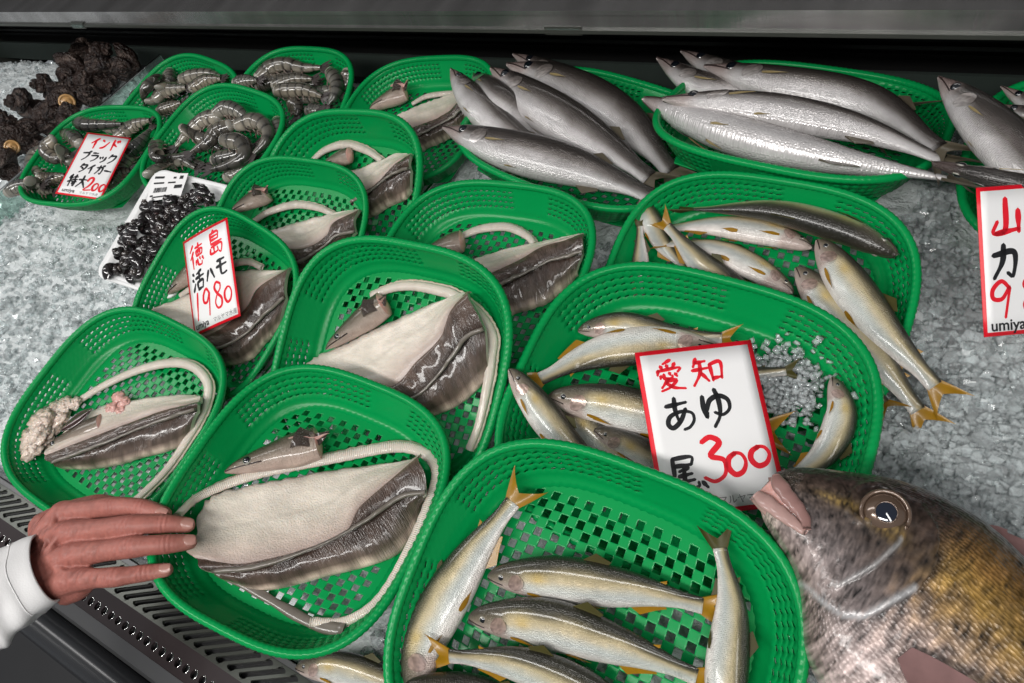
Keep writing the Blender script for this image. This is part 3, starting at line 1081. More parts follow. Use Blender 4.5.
fish('ayu', 'B15', [(817, 240, .034), (850, 285, .044), (888, 335, .050), (935, 386, .046)], 'r', 'large sweetfish hanging out over the ice, uppermost of the two', G15)
fish('ayu', 'B15', [(796, 268, .026), (835, 312, .036), (880, 362, .044), (918, 411, .040)], 'r', 'sweetfish hanging out over the ice, under and left of the largest', G15)
fish('ayu', 'B15', [(794, 302, .012), (825, 340, .014), (855, 375, .018), (884, 404, .024)], 'r', 'sweetfish beneath the two hanging ones, only its yellow tail by the rim', G15)
fish('ayu', 'B15', [(640, 200, .012), (652, 222, .014), (664, 245, .012), (684, 268, .010)], 'r', 'pale sweetfish crossing behind the raised yellow tail', G15)
fish('ayu', 'ice', [(296, 668, .014), (340, 668, .015), (390, 684, .014), (432, 706, .012)], 'u', 'sweetfish lying on the ice between the two nearest baskets', None)

# barracudas
GK1 = 'bent barracudas at the back'
fish('kam', 'B13', [(443, 127, .050), (500, 146, .052), (575, 166, .050), (652, 196, .052)], 'u', 'nearest bent barracuda, lying along the front rim, round dark eye', GK1, fat=1.25)
fish('kam', 'B13', [(451, 69, .062), (480, 106, .046), (520, 140, .034), (566, 166, .024)], 'r', 'barracuda with the leftmost raised snout, body under the nearest one', GK1, fat=1.25)
fish('kam', 'B13', [(491, 68, .066), (535, 100, .062), (590, 135, .056), (650, 178, .056)], 'u', 'middle bent barracuda with its snout raised, between two others', GK1, fat=1.25)
fish('kam', 'B13', [(484, 92, .044), (530, 110, .036), (580, 140, .030), (640, 178, .030)], 'u', 'barracuda half hidden just beneath the middle bent one', GK1, fat=1.2)
fish('kam', 'B13', [(507, 64, .050), (565, 85, .052), (625, 120, .050), (672, 172, .050)], 'u', 'rearmost full bent barracuda with a pink cheek and an arched back', GK1, fat=1.25)
fish('kam', 'B13', [(513, 54, .040), (545, 70, .036), (595, 95, .032), (650, 140, .028)], 'u', 'barracuda behind the arched one, only the tip of its snout showing', GK1, fat=1.1)
fish('kam', 'B13', [(474, 74, .034), (500, 100, .028), (540, 130, .022), (590, 160, .018)], 'u', 'barracuda showing a blunt snout between the two raised snouts', GK1, fat=1.1)
GK2 = 'long barracudas at the back right'
fish('kam', 'B14', [(643, 99, .038), (730, 133, .044), (830, 158, .044), (946, 178, .042)], 'u', 'nearest long barracuda with a pale pointed snout, reaching to the right card', GK2, roll=-18)
fish('kam', 'B14', [(662, 99, .060), (740, 106, .066), (850, 126, .062), (944, 160, .052)], 'u', 'barracuda lying on top in the middle of the back right basket', GK2, roll=8)
fish('kam', 'B14', [(704, 66, .060), (780, 83, .062), (870, 102, .058), (940, 148, .044)], 'u', 'rear barracuda in full view in the back right basket', GK2)
fish('kam', 'B14', [(681, 51, .058), (740, 78, .046), (810, 92, .038), (900, 110, .034)], 'u', 'barracuda with the highest raised snout in the back right basket', GK2)
fish('kam', 'B14', [(657, 58, .054), (705, 86, .040), (770, 100, .032), (870, 130, .028)], 'u', 'barracuda with its snout raised left of the highest one', GK2)
GK3 = 'barracudas at the right edge'
fish('kam', 'B18', [(939, 77, .104), (990, 125, .100), (1045, 180, .086), (1110, 250, .060)], 'u', 'big barracuda at the right edge with its pointed snout straight up', GK3, fat=1.35)
fish('kam', 'B18', [(1001, 86, .060), (1040, 110, .055), (1090, 140, .05), (1160, 175, .05)], 'u', 'barracuda behind, its thin snout tip at the right edge of the photo', GK3)
fish('kam', 'B18', [(991, 105, .082), (1040, 120, .080), (1100, 150, .07), (1170, 190, .06)], 'u', 'dark-snouted barracuda lying across the big one at the right edge', GK3, fat=1.1)
fish('kam', 'B18', [(932, 163, .118), (1000, 180, .124), (1080, 200, .10), (1180, 235, .07)], 'd', 'barracuda with a dark eye above the right price card, snout left', GK3, roll=45, fat=.8)

# ------------------------------------------------------------------ pike conger: fillets, backbones, heads
def Z(pts, sc, ox, oy):
    return [(ox + x / sc, oy + y / sc) for x, y in pts]


def fillet(b, c0, c1, c2, c3, label, h=(.006, .024, .021, .007)):
    """c0 free edge of the white side, c1 fold, c2 fin ridge, c3 lower edge of the skin; all left to right"""
    n = 46
    C = [spline([PW(b, x, y, hh, .002) for x, y in c], n) for c, hh in zip((c0, c1, c2, c3), h)]
    N = bnorm(b)
    seed = rnd.uniform(0, 20)
    mid = (C[0][n // 2] + C[3][n // 2]) / 2
    root = thing('eel_fillet', label, 'fillet', mid - N * .006, 'opened pike conger fillets')
    u = np.linspace(0, 1, n)

    def sheet(A, B, m, rise, dip=0.0):
        s = np.linspace(0, 1, m)
        G = A[:, None] * (1 - s)[None, :, None] + B[:, None] * s[None, :, None]
        return G + N * (rise * np.sin(PI * s) + dip * s * (1 - s))[None, :, None], s
    Tl = np.gradient((C[0] + C[3]) / 2, axis=0)
    Tl = Tl / np.linalg.norm(Tl, axis=1)[:, None]
    Lf = np.linalg.norm(np.diff((C[0] + C[3]) / 2, axis=0), axis=1).sum()

    def ends(G, sv):         # rounded, uneven cut ends
        e1, e0 = sstep(.80, 1.0, u), sstep(.20, 0, u)
        wob = .10 * (vnoise(sv * 7 + seed, sv * 0) - .5)
        a1 = Lf * (.055 * np.sin(PI * np.clip(sv, 0, 1)) - .025 + .35 * wob)
        a0 = Lf * (.045 * np.sin(PI * np.clip(sv, 0, 1)) - .030 + .45 * wob)
        hump = .007 * np.exp(-((sv - .62) / .20) ** 2)
        return G + Tl[:, None] * (e1[:, None] * a1[None] - e0[:, None] * a0[None])[..., None] + N * (e1[:, None] * hump[None])[..., None]
    # white flesh
    G, s = sheet(C[0], C[1], 26, .000)
    uu, ss = np.meshgrid(u, s, indexing='ij')
    prof = .006 * np.clip(np.sin(PI * np.minimum(ss * 3, .5)), 0, 1) - .012 * ss * (1 - ss) * 1.2
    edge = (vnoise(uu * 40 + seed, ss * 3) - .5) * .004 * np.exp(-ss * 8)
    G = G + N * ((prof + .0035 * (vnoise(uu * 7 + seed, ss * 4) - .5)) * (1 - ss ** 5))[..., None] + (C[1] - C[0])[:, None] / 20 * ((vnoise(uu * 30 + seed, ss) - .5) * np.exp(-ss * 10))[..., None] + N * edge[..., None]
    G = ends(G, s * .5)
    nz = vnoise(uu * 26 + seed, ss * 9) - .5
    line = np.exp(-((ss - .52) / .03) ** 2) * .12 + np.exp(-((ss - .25) / .02) ** 2) * .05
    col = lerp_tab(ss, [0, .1, .6, .85, 1], [(.54, .48, .42), (.65, .585, .505), (.63, .565, .485), (.52, .43, .37), (.32, .24, .21)])
    col = col * (1 + .16 * nz + .14 * (vnoise(uu * 90, ss * 60 + seed) - .5) - line)[..., None]
    mb = MB()
    base = [g - N * .0075 for g in G[:, 0]]
    G2 = np.concatenate([np.array(base)[:, None] * 1.0, G], 1)
    uv = np.stack([np.concatenate([uu[:, :1], uu], 1), np.concatenate([ss[:, :1] - .05, ss], 1)], -1)
    c2_ = np.concatenate([col[:, :1] * .92, col], 1)
    mb.grid(G2, uv, c2_)
    for k in (0, -1):        # close the ends
        e = np.stack([G2[k], G2[k] - N * .0065], 0)
        mb.grid(e, None, np.stack([c2_[k], c2_[k]]) * .95, flip=(k == 0))
    mb.build('flesh', FLESH, root)
    # brown skin: from the fold over the ridge to the lower edge
    G1, s1 = sheet(C[1], C[2], 16, .0035)
    Gb, s2 = sheet(C[2], C[3], 18, .0045)
    G = np.concatenate([G1, Gb[:, 1:]], 1)
    s = np.concatenate([s1 * .5, .5 + s2[1:] * .5])
    uu, ss = np.meshgrid(u, s, indexing='ij')
    wr = .0016 * (vnoise(uu * 60 + seed, ss * 5) - .5) + .003 * (vnoise(uu * 9 + seed, ss * 5) - .5)
    G = G + N * wr[..., None]
    G = ends(G, .5 + s * .5)
    nz, nz2 = vnoise(uu * 30 + seed, ss * 6) - .5, vnoise(uu * 70, ss * 9 + seed) - .5
    col = lerp_tab(ss + nz * .05, [0, .06, .3, .47, .5, .54, .72, .90, .97, 1],
                   [(.28, .21, .18), (.13, .098, .084), (.095, .070, .060), (.055, .041, .035), (.035, .028, .024), (.075, .056, .048), (.105, .080, .070), (.17, .138, .122), (.40, .355, .315), (.50, .45, .4)])
    col = col * np.where(ss > .9, .9, .62)[..., None] * np.array([1.12, .98, .90]) * (1 + .7 * nz + .6 * nz2)[..., None]
    low = G[:, -1] - N * .006
    dW = unit(C[0][n // 2] - C[1][n // 2])
    E1 = ends(C[1][:, None], np.array([.5]))[:, 0]
    G[:, 0] = E1 - N * .004 + dW * .004
    G[:, 1] = .5 * G[:, 1] + .5 * (E1 + N * .0012)
    Gl = np.concatenate([G, low[:, None]], 1)
    mb = MB()
    mb.grid(Gl, np.stack([np.concatenate([uu, uu[:, :1]], 1), np.concatenate([ss, ss[:, -1:] + .02], 1)], -1), np.clip(np.concatenate([col, col[:, -1:] * .9], 1), .01, 1))
    for k in (0, -1):
        e = np.stack([Gl[k], Gl[k] - N * .006], 0)
        mb.grid(e, None, np.full((2, Gl.shape[1], 3), (.42, .36, .31)), flip=(k == 0))
    mb.build('skin', EELSKIN, root)
    # the fin that runs along the ridge
    R0 = ends(C[2][:, None], np.array([.75]))[:, 0] + N * .0035
    wav = (vnoise(u * 30 + seed, u * 0) - .5) * .002
    mb = MB()
    mb.tube(R0 + N * wav[:, None], .0022 + .0006 * np.sin(u * 9), 8, flat=.8, up=N)
    mb.build('fin_ridge', EELFIN, root)
    return root


def backbone(b, pts, label, h=.007, r=.0064, tail=None):
    C = spline([PW(b, x, y, (h if len(q) == 0 else q[0]), .002) for x, y, *q in pts], 90)
    N = bnorm(b)
    root = thing('eel_backbone', label, 'bone', C[45] - N * r, 'stripped conger backbones')
    t = np.linspace(0, 1, 90)
    rad = r * (.72 + .28 * np.sin(PI * np.clip(t * 1.1, 0, 1))) * (1 + .05 * np.sin(t * 300))
    col = np.array([.62, .55, .48]) * (1 + .18 * (vnoise(t * 40, t * 0 + rnd.uniform(0, 9)) - .5))[:, None]
    mb = MB()
    mb.tube(C, rad, 12, flat=.62, up=N, col=col, vlen=2)
    mb.build('spine', BONE, root)
    # the thin ragged strip of flesh that stays on it
    T = frame(C)
    S = np.cross(N, T)
    mb = MB()
    rg = (vnoise(t * 60, t * 0) - .5)
    A = C + S * (rad * .7)[:, None] - N * .001
    B = C + S * (rad * 1.35 + .0012 * rg)[:, None] - N * .0018
    G = np.stack([A, B, B - N * .0012, A - N * .002], 1)
    mb.grid(G, None, np.repeat(col[:, None] * np.array([1, .9, .85]), 4, 1), cv=True)
    mb.build('flesh_strip', FLESH, root)
    if tail:
        Ct = spline([PW(b, x, y, .006, .002) for x, y in tail], 24)
        mb = MB()
        mb.tube(Ct, np.linspace(.003, .0062, 24) * (1 + .1 * np.sin(np.arange(24))), 10, flat=.4, up=N)
        tg = mb.build('tail_strip', EELFIN, root)
        tag(tg, 'dark skin strip of the tail')
    return root


def eel_head(b, snout, cut, label, h=.014, rad=.017, dors='u', eye=True, fin=True, pink=True):
    """a cut-off conger head lying on its side"""
    C = spline([PW(b, *snout, h * .7, .006), PW(b, *cut, h, .012)], 30)
    N = bnorm(b)
    T = frame(C)
    L_ = np.linalg.norm(C[-1] - C[0])
    D = unit(np.cross(N, T[10]))
    want = {'u': (0, -1), 'd': (0, 1), 'l': (-1, 0), 'r': (1, 0)}[dors]
    if (to_px(C[10] + D * .01) - to_px(C[10])) @ np.array(want) < 0:
        D = -D
    t = np.linspace(0, 1, 30)
    up = smoothtab(t, [0, .08, .25, .5, .8, 1], [.08, .30, .55, .80, 1.0, .95]) * rad
    dn = smoothtab(t, [0, .08, .25, .5, .8, 1], [.08, .25, .50, .75, 1.0, .95]) * rad
    wd = smoothtab(t, [0, .08, .25, .5, .8, 1], [.08, .30, .50, .65, .75, .7]) * rad
    th = np.linspace(0, 2 * PI, 26, endpoint=False)
    ct, st = np.cos(th), np.sin(th)
    Pp = C[:, None] + D * (np.where(ct > 0, up[:, None], dn[:, None]) * ct)[..., None] + N * (wd[:, None] * st)[..., None]
    U, V = np.meshgrid(t, (1 + ct) / 2, indexing='ij')
    nz = vnoise(U * 9 + rnd.uniform(0, 9), V * 6) - .5
    col = lerp_tab(V + nz * .15, [0, .3, .5, .75, 1], [(.46, .34, .29), (.34, .27, .22), (.18, .145, .11), (.085, .064, .048), (.04, .031, .025)]) * (1 + .4 * nz[..., None])
    root = thing('eel_offcut', label, 'fish head', C[15] - N * float(wd[15]), 'cut conger heads')
    mb = MB()
    mb.grid(Pp, np.stack([U, V], -1), np.clip(col, .01, 1), cv=True)
    mb.f.append(tuple(range(26)))
    mb.mi.append(0)
    mb.build('head', EELSKIN, root)

    def sk(tt, v, side=1, lift=0.0):
        i = min(int(tt * 29), 28)
        g = tt * 29 - i
        q = lambda a: a[i] * (1 - g) + a[i + 1] * g
        k = 2 * v - 1
        return q(C) + D * (q(up) if k > 0 else q(dn)) * k + N * side * (q(wd) * math.sqrt(1 - k * k) + lift)
    # cut face
    mb = MB()
    ring = Pp[-1]
    c = ring.mean(0)
    G = np.stack([c + (ring - c) * f + T[-1] * (.004 * (1 - f * f)) + N * .0008 * math.sin(f * 9) for f in (1.0, .85, .6, .3, .02)], 0)
    mb.grid(G, cv=True, flip=True)
    mb.build('cut_face', PINKMEAT, root)
    if eye:
        for sd in (1, -1):
            ce = sk(.27, .50, sd, -.0010)
            A = np.array([T[8], D, N * sd])
            r = rad * .25
            ph, tt = np.linspace(0, PI / 2, 8), np.linspace(0, 2 * PI, 16, endpoint=False)
            rg = np.stack([np.outer(np.sin(ph), np.cos(tt)) * r, np.outer(np.sin(ph), np.sin(tt)) * r, np.outer(np.cos(ph), np.ones(16)) * r * .8], -1)
            Pe = ce + rg @ A
            mb = MB()
            mb.grid(Pe[:5], cv=True, mi=1)
            mb.grid(Pe[4:], cv=True, mi=0)
            mb.build('eye', [EYE_S, PUPIL], root)
    for sd in (1, -1):
        mb = MB()
        mb.tube([sk(x, .32 - .12 * x, sd, .0002) for x in np.linspace(.01, .42, 9)], np.linspace(.0006, .0009, 9), 6)
        mb.build('mouth_line', MOUTH, root)
    if fin:
        for k in range(2):
            b0, b1 = sk(.74, .40 + .25 * k), sk(.98, .26 + .22 * k)
            dr = unit(T[-1] * 1.0 + D * (.75 - .95 * k) + N * .25)
            G = np.zeros((8, 7, 3))
            for i in range(8):
                for j in range(7):
                    f, r = j / 6, i / 7
                    G[i, j] = b0 * (1 - f) + b1 * f + (b1 - b0) * (f - .5) * .5 * r + dr * rad * (1.25 - .5 * f + .18 * vnoise(f * 4 + k * 7, r)) * r + N * .005 * math.sin(r * 3 + f * 4 + k)
            mb = MB()
            fc = np.broadcast_to(np.array([.07, .05, .042]), (8, 7, 3)) * (.7 + .6 * vnoise(np.arange(56).reshape(8, 7) * .7, np.zeros((8, 7))))[..., None]
            solid_fin(mb, G, N, .0011, col=fc)
            mb.build('gill_flap', EELSKIN if k == 0 else PINKMEAT, root)
    return root


# the basket under the hand
fillet('B10', [(192, 516), (216, 493), (311, 474), (412, 459)], [(196, 558), (250, 563), (338, 537), (362, 505), (415, 461)],
       [(214, 572), (261, 567), (321, 546), (367, 521), (398, 500), (424, 497)], [(226, 583), (261, 590), (318, 577), (381, 560), (409, 540), (425, 503)],
       'large white eel fillet with one edge folded to brown skin, beside the fingertips')
backbone('B10', [(177, 516), (202, 495), (258, 474), (339, 457), (395, 447), (424, 453), (437, 470), (432, 496), (412, 544), (381, 597), (346, 621), (310, 622)],
         'long white backbone looping round the fillet next to the hand', tail=[(216, 572), (255, 591), (310, 622), (344, 630)])
eel_head('B10', (225, 472), (318, 443), 'eel head with torn pink gills and pale eye, above the fillet by the hand', rad=.0195)
# the middle basket
fillet('B11', [(300, 366), (326, 352), (379, 327), (447, 298), (465, 293)], [(345, 392), (392, 386), (416, 362), (440, 338), (450, 312), (466, 295)],
       [(370, 410), (413, 399), (437, 378), (455, 354), (466, 339), (482, 332)], [(385, 432), (434, 415), (458, 404), (479, 386), (492, 371)],
       'eel fillet in the middle basket with a tall folded brown right end')
backbone('B11', [(371, 296), (392, 288), (413, 286), (437, 290), (455, 296), (479, 315), (492, 336), (491, 357), (488, 381), (479, 423), (469, 450)],
         'backbone arching behind the middle fillet and down its right side')
eel_head('B11', (326, 349), (384, 304), 'dark pointed eel head with a clean round cut, behind the middle fillet', rad=.0165, dors='u')
# front left basket
fillet('B9', [(50, 446), (92, 410), (145, 398), (200, 393)], [(46, 455), (100, 434), (137, 420), (169, 409), (198, 405)],
       [(52, 464), (100, 446), (147, 427), (179, 416), (199, 412)], [(58, 471), (105, 466), (147, 455), (179, 445), (192, 434)],
       'eel fillet lying mostly skin up in the front left basket')
backbone('B9', [(66, 409), (105, 385), (142, 369), (174, 363), (195, 368), (208, 385), (204, 409), (190, 435), (166, 470), (142, 494), (134, 501)],
         'backbone curving round the right of the front left basket, down to the hand')
eel_head('B9', (41, 453), (103, 425), 'greenish eel head beside white gill tissue in the front left basket', rad=.0165, eye=True, fin=False)
# left basket with the card
fillet('B8', [(150, 309), (192, 293), (240, 271), (288, 270)], [(160, 330), (204, 336), (243, 311), (258, 288), (286, 271)],
       [(190, 352), (219, 349), (246, 335), (266, 315), (288, 299)], [(205, 366), (228, 365), (249, 359), (266, 340), (284, 326)],
       'eel fillet partly behind the leaning price card, its brown fold at the right')
backbone('B8', [(180, 296), (200, 282), (222, 268), (246, 262), (262, 268)], 'short stretch of backbone behind the leaning price card', r=.0055)
eel_head('B8', (168, 294), (196, 268), 'brown eel head at the left edge of the leaning price card', rad=.014, fin=False)
# the baskets behind it
fillet('B7', [(267, 232), (299, 222), (334, 213), (359, 210)], [(275, 248), (305, 248), (326, 236), (334, 222), (357, 212)],
       [(285, 266), (302, 262), (326, 246), (338, 236), (356, 234)], [(292, 274), (304, 271), (320, 261), (338, 248), (354, 239)],
       'smallest eel fillet, in the basket behind the leaning price card')
backbone('B7', [(250, 224), (269, 212), (295, 205), (318, 208), (334, 215)], 'short white backbone arching behind the smallest fillet', r=.006)
eel_head('B7', (232, 212), (266, 194), 'pinkish eel head with an open cavity, behind the smallest fillet', rad=.0165, eye=False)
fillet('B6', [(330, 182), (349, 172), (381, 160), (396, 154), (410, 153)], [(345, 192), (369, 189), (385, 175), (397, 163), (410, 157)],
       [(350, 204), (371, 192), (387, 179), (400, 172), (411, 171)], [(356, 220), (374, 214), (388, 205), (404, 198), (411, 190)],
       'eel fillet with a rolled brown end, in the basket right of the prawns')
backbone('B6', [(310, 163), (322, 152), (336, 146), (349, 145), (367, 151), (382, 161)], 'white backbone arching over the fillet right of the prawns')
eel_head('B6', (324, 164), (350, 155), 'small dark eel head under the arched backbone right of the prawns', rad=.013, eye=False, fin=False)
fillet('B5', [(392, 117), (422, 104), (457, 92)], [(405, 130), (438, 118), (458, 105)], [(412, 140), (447, 122), (464, 112)], [(418, 150), (447, 136), (466, 123)],
       'eel fillet nearest the back wall, beside the bent barracudas')
backbone('B5', [(412, 104), (425, 97), (441, 94), (460, 92)], 'short backbone behind the fillet nearest the back wall', r=.0055)
eel_head('B5', (370, 109), (405, 92), 'pale open eel head in the basket at the back wall', rad=.0185, eye=False)
fillet('B12', [(462, 263), (502, 250), (542, 243), (581, 234)], [(480, 278), (519, 260), (544, 246), (582, 237)],
       [(492, 290), (534, 270), (553, 261), (582, 256)], [(500, 318), (513, 312), (542, 303), (563, 287), (580, 272)],
       'wide eel fillet mostly showing ridged brown skin, below the bent barracudas')
backbone('B12', [(455, 239), (477, 230), (496, 227), (511, 228), (527, 236), (534, 244)], 'white backbone arch behind the wide ridged fillet')
eel_head('B12', (424, 253), (462, 241), 'brown skin-covered eel head stub left of the wide ridged fillet', rad=.0165, eye=False, fin=False)
# loose gill tissue by the greenish head
for lab, spots in (('frilly white gill tissue at the left end of the front left fillet', [(34, 436, 1.9), (41, 421, 1.8), (52, 411, 1.6), (64, 405, 1.2), (31, 450, 1.4), (48, 430, 1.7), (58, 418, 1.5), (42, 443, 1.4), (75, 403, .9)]),
                   ('glossy pink and white gill lump on top of the front left fillet', [(112, 408, .9), (118, 397, .8), (124, 402, .8), (121, 412, .9), (108, 416, .8)])):
    c0 = PW('B9', spots[0][0], spots[0][1], .010, .006)
    root = thing('gill_tissue', lab, 'offal', c0 - bnorm('B9') * .008, None)
    N9 = bnorm('B9')
    mb = MB()
    for x, y, k in spots:
        c = PW('B9', x, y, .012, .006)
        nu, nv = 14, 22
        ph, th = np.meshgrid(np.linspace(.02, PI - .02, nu), np.linspace(0, 2 * PI, nv, endpoint=False), indexing='ij')
        r = .0105 * k * (1 + .50 * (vnoise(th * 2.2 + x, ph * 3 + y) - .5) + .45 * (vnoise(th * 7 + x, ph * 8) - .5) * np.sin(ph))
        mb.grid(c + np.stack([r * np.sin(ph) * np.cos(th), r * np.sin(ph) * np.sin(th), r * .42 * np.cos(ph)], -1), cv=True)
    mb.build('lobes', WHITETISSUE if 'frilly' in lab else PINKMEAT, root)
    if 'frilly' in lab:
        mb = MB()
        G = np.zeros((10, 8, 3))
        for i in range(10):
            for j in range(8):
                x = 62 + (92 - 62) * i / 9
                y = 430 + (409 - 430) * i / 9 + (j - 3.5) * 1.6 * math.sin(PI * (i + .5) / 10)
                G[i, j] = PW('B9', x, y, .024 + .002 * math.cos((j - 3.5)), .0)
        solid_fin(mb, G, N9, .0012)
        mb.build('open_mouth', CAVITY, root)

# ------------------------------------------------------------------ prawns
def prawn(b, pts, label, r=.0088, h=.014, side=1, group=None):
    """pts: pixels from the cut neck to the tail; the back bulges to one side of the curl"""
    n = 64
    C = spline([PW(b, x, y, h, .008) for x, y in pts], n)
    N = bnorm(b)
    T = frame(C)
    L_ = np.linalg.norm(np.diff(C, axis=0), axis=1).sum()
    chord = C[-1] - C[0]
    mid = C[n // 2] - (C[0] + C[-1]) / 2
    t = np.linspace(0, 1, n)
    seg = (t * 6.5) % 1.0
    env = smoothtab(t, [0, .1, .35, .7, .92, 1], [.80, 1.0, 1.0, .72, .42, .30])
    rad = r * env * (1.0 + .06 * (1 - seg) - .03)
    th = np.linspace(0, 2 * PI, 20, endpoint=False)
    ct, st = np.cos(th), np.sin(th)
    S = np.cross(N, T)
    S /= np.linalg.norm(S, axis=1)[:, None]
    if (mid @ S[n // 2]) * side < 0 and np.linalg.norm(mid) > .002:
        S = -S
    Pp = C[:, None] + S[:, None] * (rad[:, None] * ct * 1.05)[..., None] + N * (rad[:, None] * st * .95)[..., None]
    U, V = np.meshgrid(t, (1 + ct) / 2, indexing='ij')
    k = rnd.uniform(0, 20)
    nz = vnoise(U * 14 + k, V * 5) - .5
    sg2 = (U * 6.5) % 1.0
    tone = rnd.uniform(.75, 1.3)
    col = lerp_tab(V, [0, .2, .5, 1], [(.24, .225, .19), (.14, .132, .112), (.078, .075, .065), (.04, .039, .036)]) * tone
    band = np.exp(-((sg2 - .86) / .13) ** 2) * .72
    col = col * (1 - band + .5 * nz)[..., None] * (1 + .12 * np.sin(U * 30))[..., None]
    warm = rnd.random()
    col = col * np.array([1 + .12 * warm, 1.0, 1 - .10 * warm])
    root = thing('tiger_prawn', label, 'prawn', C[n // 2] - N * r, group)
    mb = MB()
    mb.grid(Pp, np.stack([U, V], -1), np.clip(col, .008, 1), cv=True)
    mb.build('shell', PRAWN, root)
    mb = MB()
    ring, c = Pp[0], C[0]
    mb.grid(np.stack([c + (ring - c) * f - T[0] * r * q for f, q in ((1.0, 0), (.92, .25), (.66, .5), (.3, .62), (.02, .66))], 0), cv=True, flip=True)
    mb.build('neck_meat', PRAWNMEAT, root)
    # tail fan: five blades
    e, tg, s_ = C[-1], unit(C[-1] - C[-5]), S[-1]
    for q in (-2, -1, 0, 1, 2):
        d = unit(tg + s_ * .38 * q + N * .12)
        w_ = np.cross(N, d)
        G = np.zeros((6, 5, 3))
        for i in range(6):
            for j in range(5):
                a, f = i / 5, j / 4 - .5
                G[i, j] = e - tg * r * .2 + d * r * 1.9 * a * (1 - .25 * (2 * f) ** 2) + w_ * f * r * .62 * (.4 + .6 * math.sin(PI * min(1, .15 + a * .8))) + N * (r * .12 * q * (-1) ** q * .4 - r * .1)
        mb = MB()
        solid_fin(mb, G, N, .0004)
        mb.build('tail_blade', PRAWNTAIL, root)
    # swimming legs under the belly side
    for q in range(5):
        i = int(n * (.12 + .15 * q))
        p0 = C[i] - S[i] * rad[i] * .75 - N * rad[i] * .2
        cv = [p0, p0 - S[i] * r * .45 + T[i] * r * .25, p0 - S[i] * r * .75 + T[i] * r * .7 - N * r * .1]
        mb = MB()
        mb.tube(spline(cv, 8), np.linspace(r * .17, r * .06, 8), 6)
        mb.build('leg', PRAWNLEG, root)
    return root


def prawns(b, sc, ox, oy, rows, group):
    for i, (pts, lab, h) in enumerate(rows):
        prawn(b, Z(pts, sc, ox, oy), lab, r=.0128 * (1 if len(pts) > 3 else .92), h=h, group=group)


prawns('B3', 6.4, 140, 90, [
    ([(490, 150), (560, 115), (640, 140), (690, 190)], 'brownish prawn at the very top of the pile by the foam tray', .030),
    ([(630, 225), (740, 195), (815, 245), (810, 320), (730, 410)], 'blue-grey banded prawn curled at the right of the pile by the foam tray', .028),
    ([(500, 170), (410, 190), (310, 270), (230, 360)], 'long prawn slanting down the upper left of the pile by the foam tray', .026),
    ([(570, 230), (490, 270), (430, 340), (330, 400)], 'pale prawn lying across the middle of the pile by the foam tray', .034),
    ([(540, 320), (650, 340), (670, 420), (580, 480), (460, 510)], 'prawn curled into a hook at the front right of the pile by the foam tray', .030),
    ([(110, 330), (110, 420), (200, 440), (310, 420)], 'grey prawn at the left end of the pile by the foam tray', .022),
    ([(60, 540), (170, 480), (270, 450), (360, 500)], 'prawn at the front left, touching the foam tray label', .016),
    ([(880, 200), (890, 290), (830, 390)], 'prawn squeezed against the right wall behind the blue-grey one', .014),
    ([(560, 560), (660, 500), (720, 460)], 'prawn at the front edge, half behind the foam tray', .014)], 'prawns in the basket behind the foam tray')
prawns('B1', 8, 0, 110, [
    ([(600, 85), (700, 120), (850, 120), (980, 115)], 'prawn lying along the top edge above the narrow price card', .026),
    ([(640, 270), (560, 200), (460, 190), (390, 240)], 'prawn at the left shoulder of the narrow price card', .026),
    ([(420, 240), (370, 320), (440, 390), (560, 360)], 'pale prawn curled open left of the narrow price card', .032),
    ([(360, 310), (280, 370), (260, 460), (350, 540)], 'prawn curled downward at the left rim of the carded basket', .026),
    ([(70, 660), (140, 620), (220, 600), (330, 600)], 'whitish prawn sticking out over the lower left rim of the carded basket', .034),
    ([(240, 570), (330, 630), (430, 650)], 'small prawn near the lower left corner of the narrow card', .020),
    ([(330, 540), (430, 545), (520, 520)], 'prawn lying against the lower left edge of the narrow card', .016)], 'prawns in the basket with the narrow card')
prawns('B1', 4, 0, 30, [
    ([(470, 430), (540, 380), (600, 360)], 'prawn right of the narrow card near its top corner', .018),
    ([(505, 500), (560, 450), (600, 400)], 'olive banded prawn right of the narrow card, beside its middle', .018),
    ([(440, 620), (480, 570), (520, 560)], 'dark prawn at the lower right edge of the narrow card', .016)], 'prawns in the basket with the narrow card')
prawns('B2', 8, 120, 50, [
    ([(330, 220), (260, 260), (190, 330), (195, 420)], 'banded prawn at the left in the small back basket', .026),
    ([(400, 175), (395, 240), (350, 310)], 'upright prawn second from the left in the small back basket', .028),
    ([(290, 390), (350, 330), (450, 310), (530, 300)], 'green-grey banded prawn across the middle of the small back basket', .032),
    ([(500, 230), (620, 200), (720, 190), (810, 215)], 'dark prawn along the back of the small back basket', .022),
    ([(580, 310), (690, 240), (810, 230)], 'brown prawn with a bright streak at the right of the small back basket', .028),
    ([(320, 490), (410, 450), (490, 420)], 'prawn at the front of the small back basket', .020),
    ([(110, 400), (150, 340), (190, 300)], 'prawn tail poking out at the far left of the small back basket', .016)], 'prawns in the small back basket')
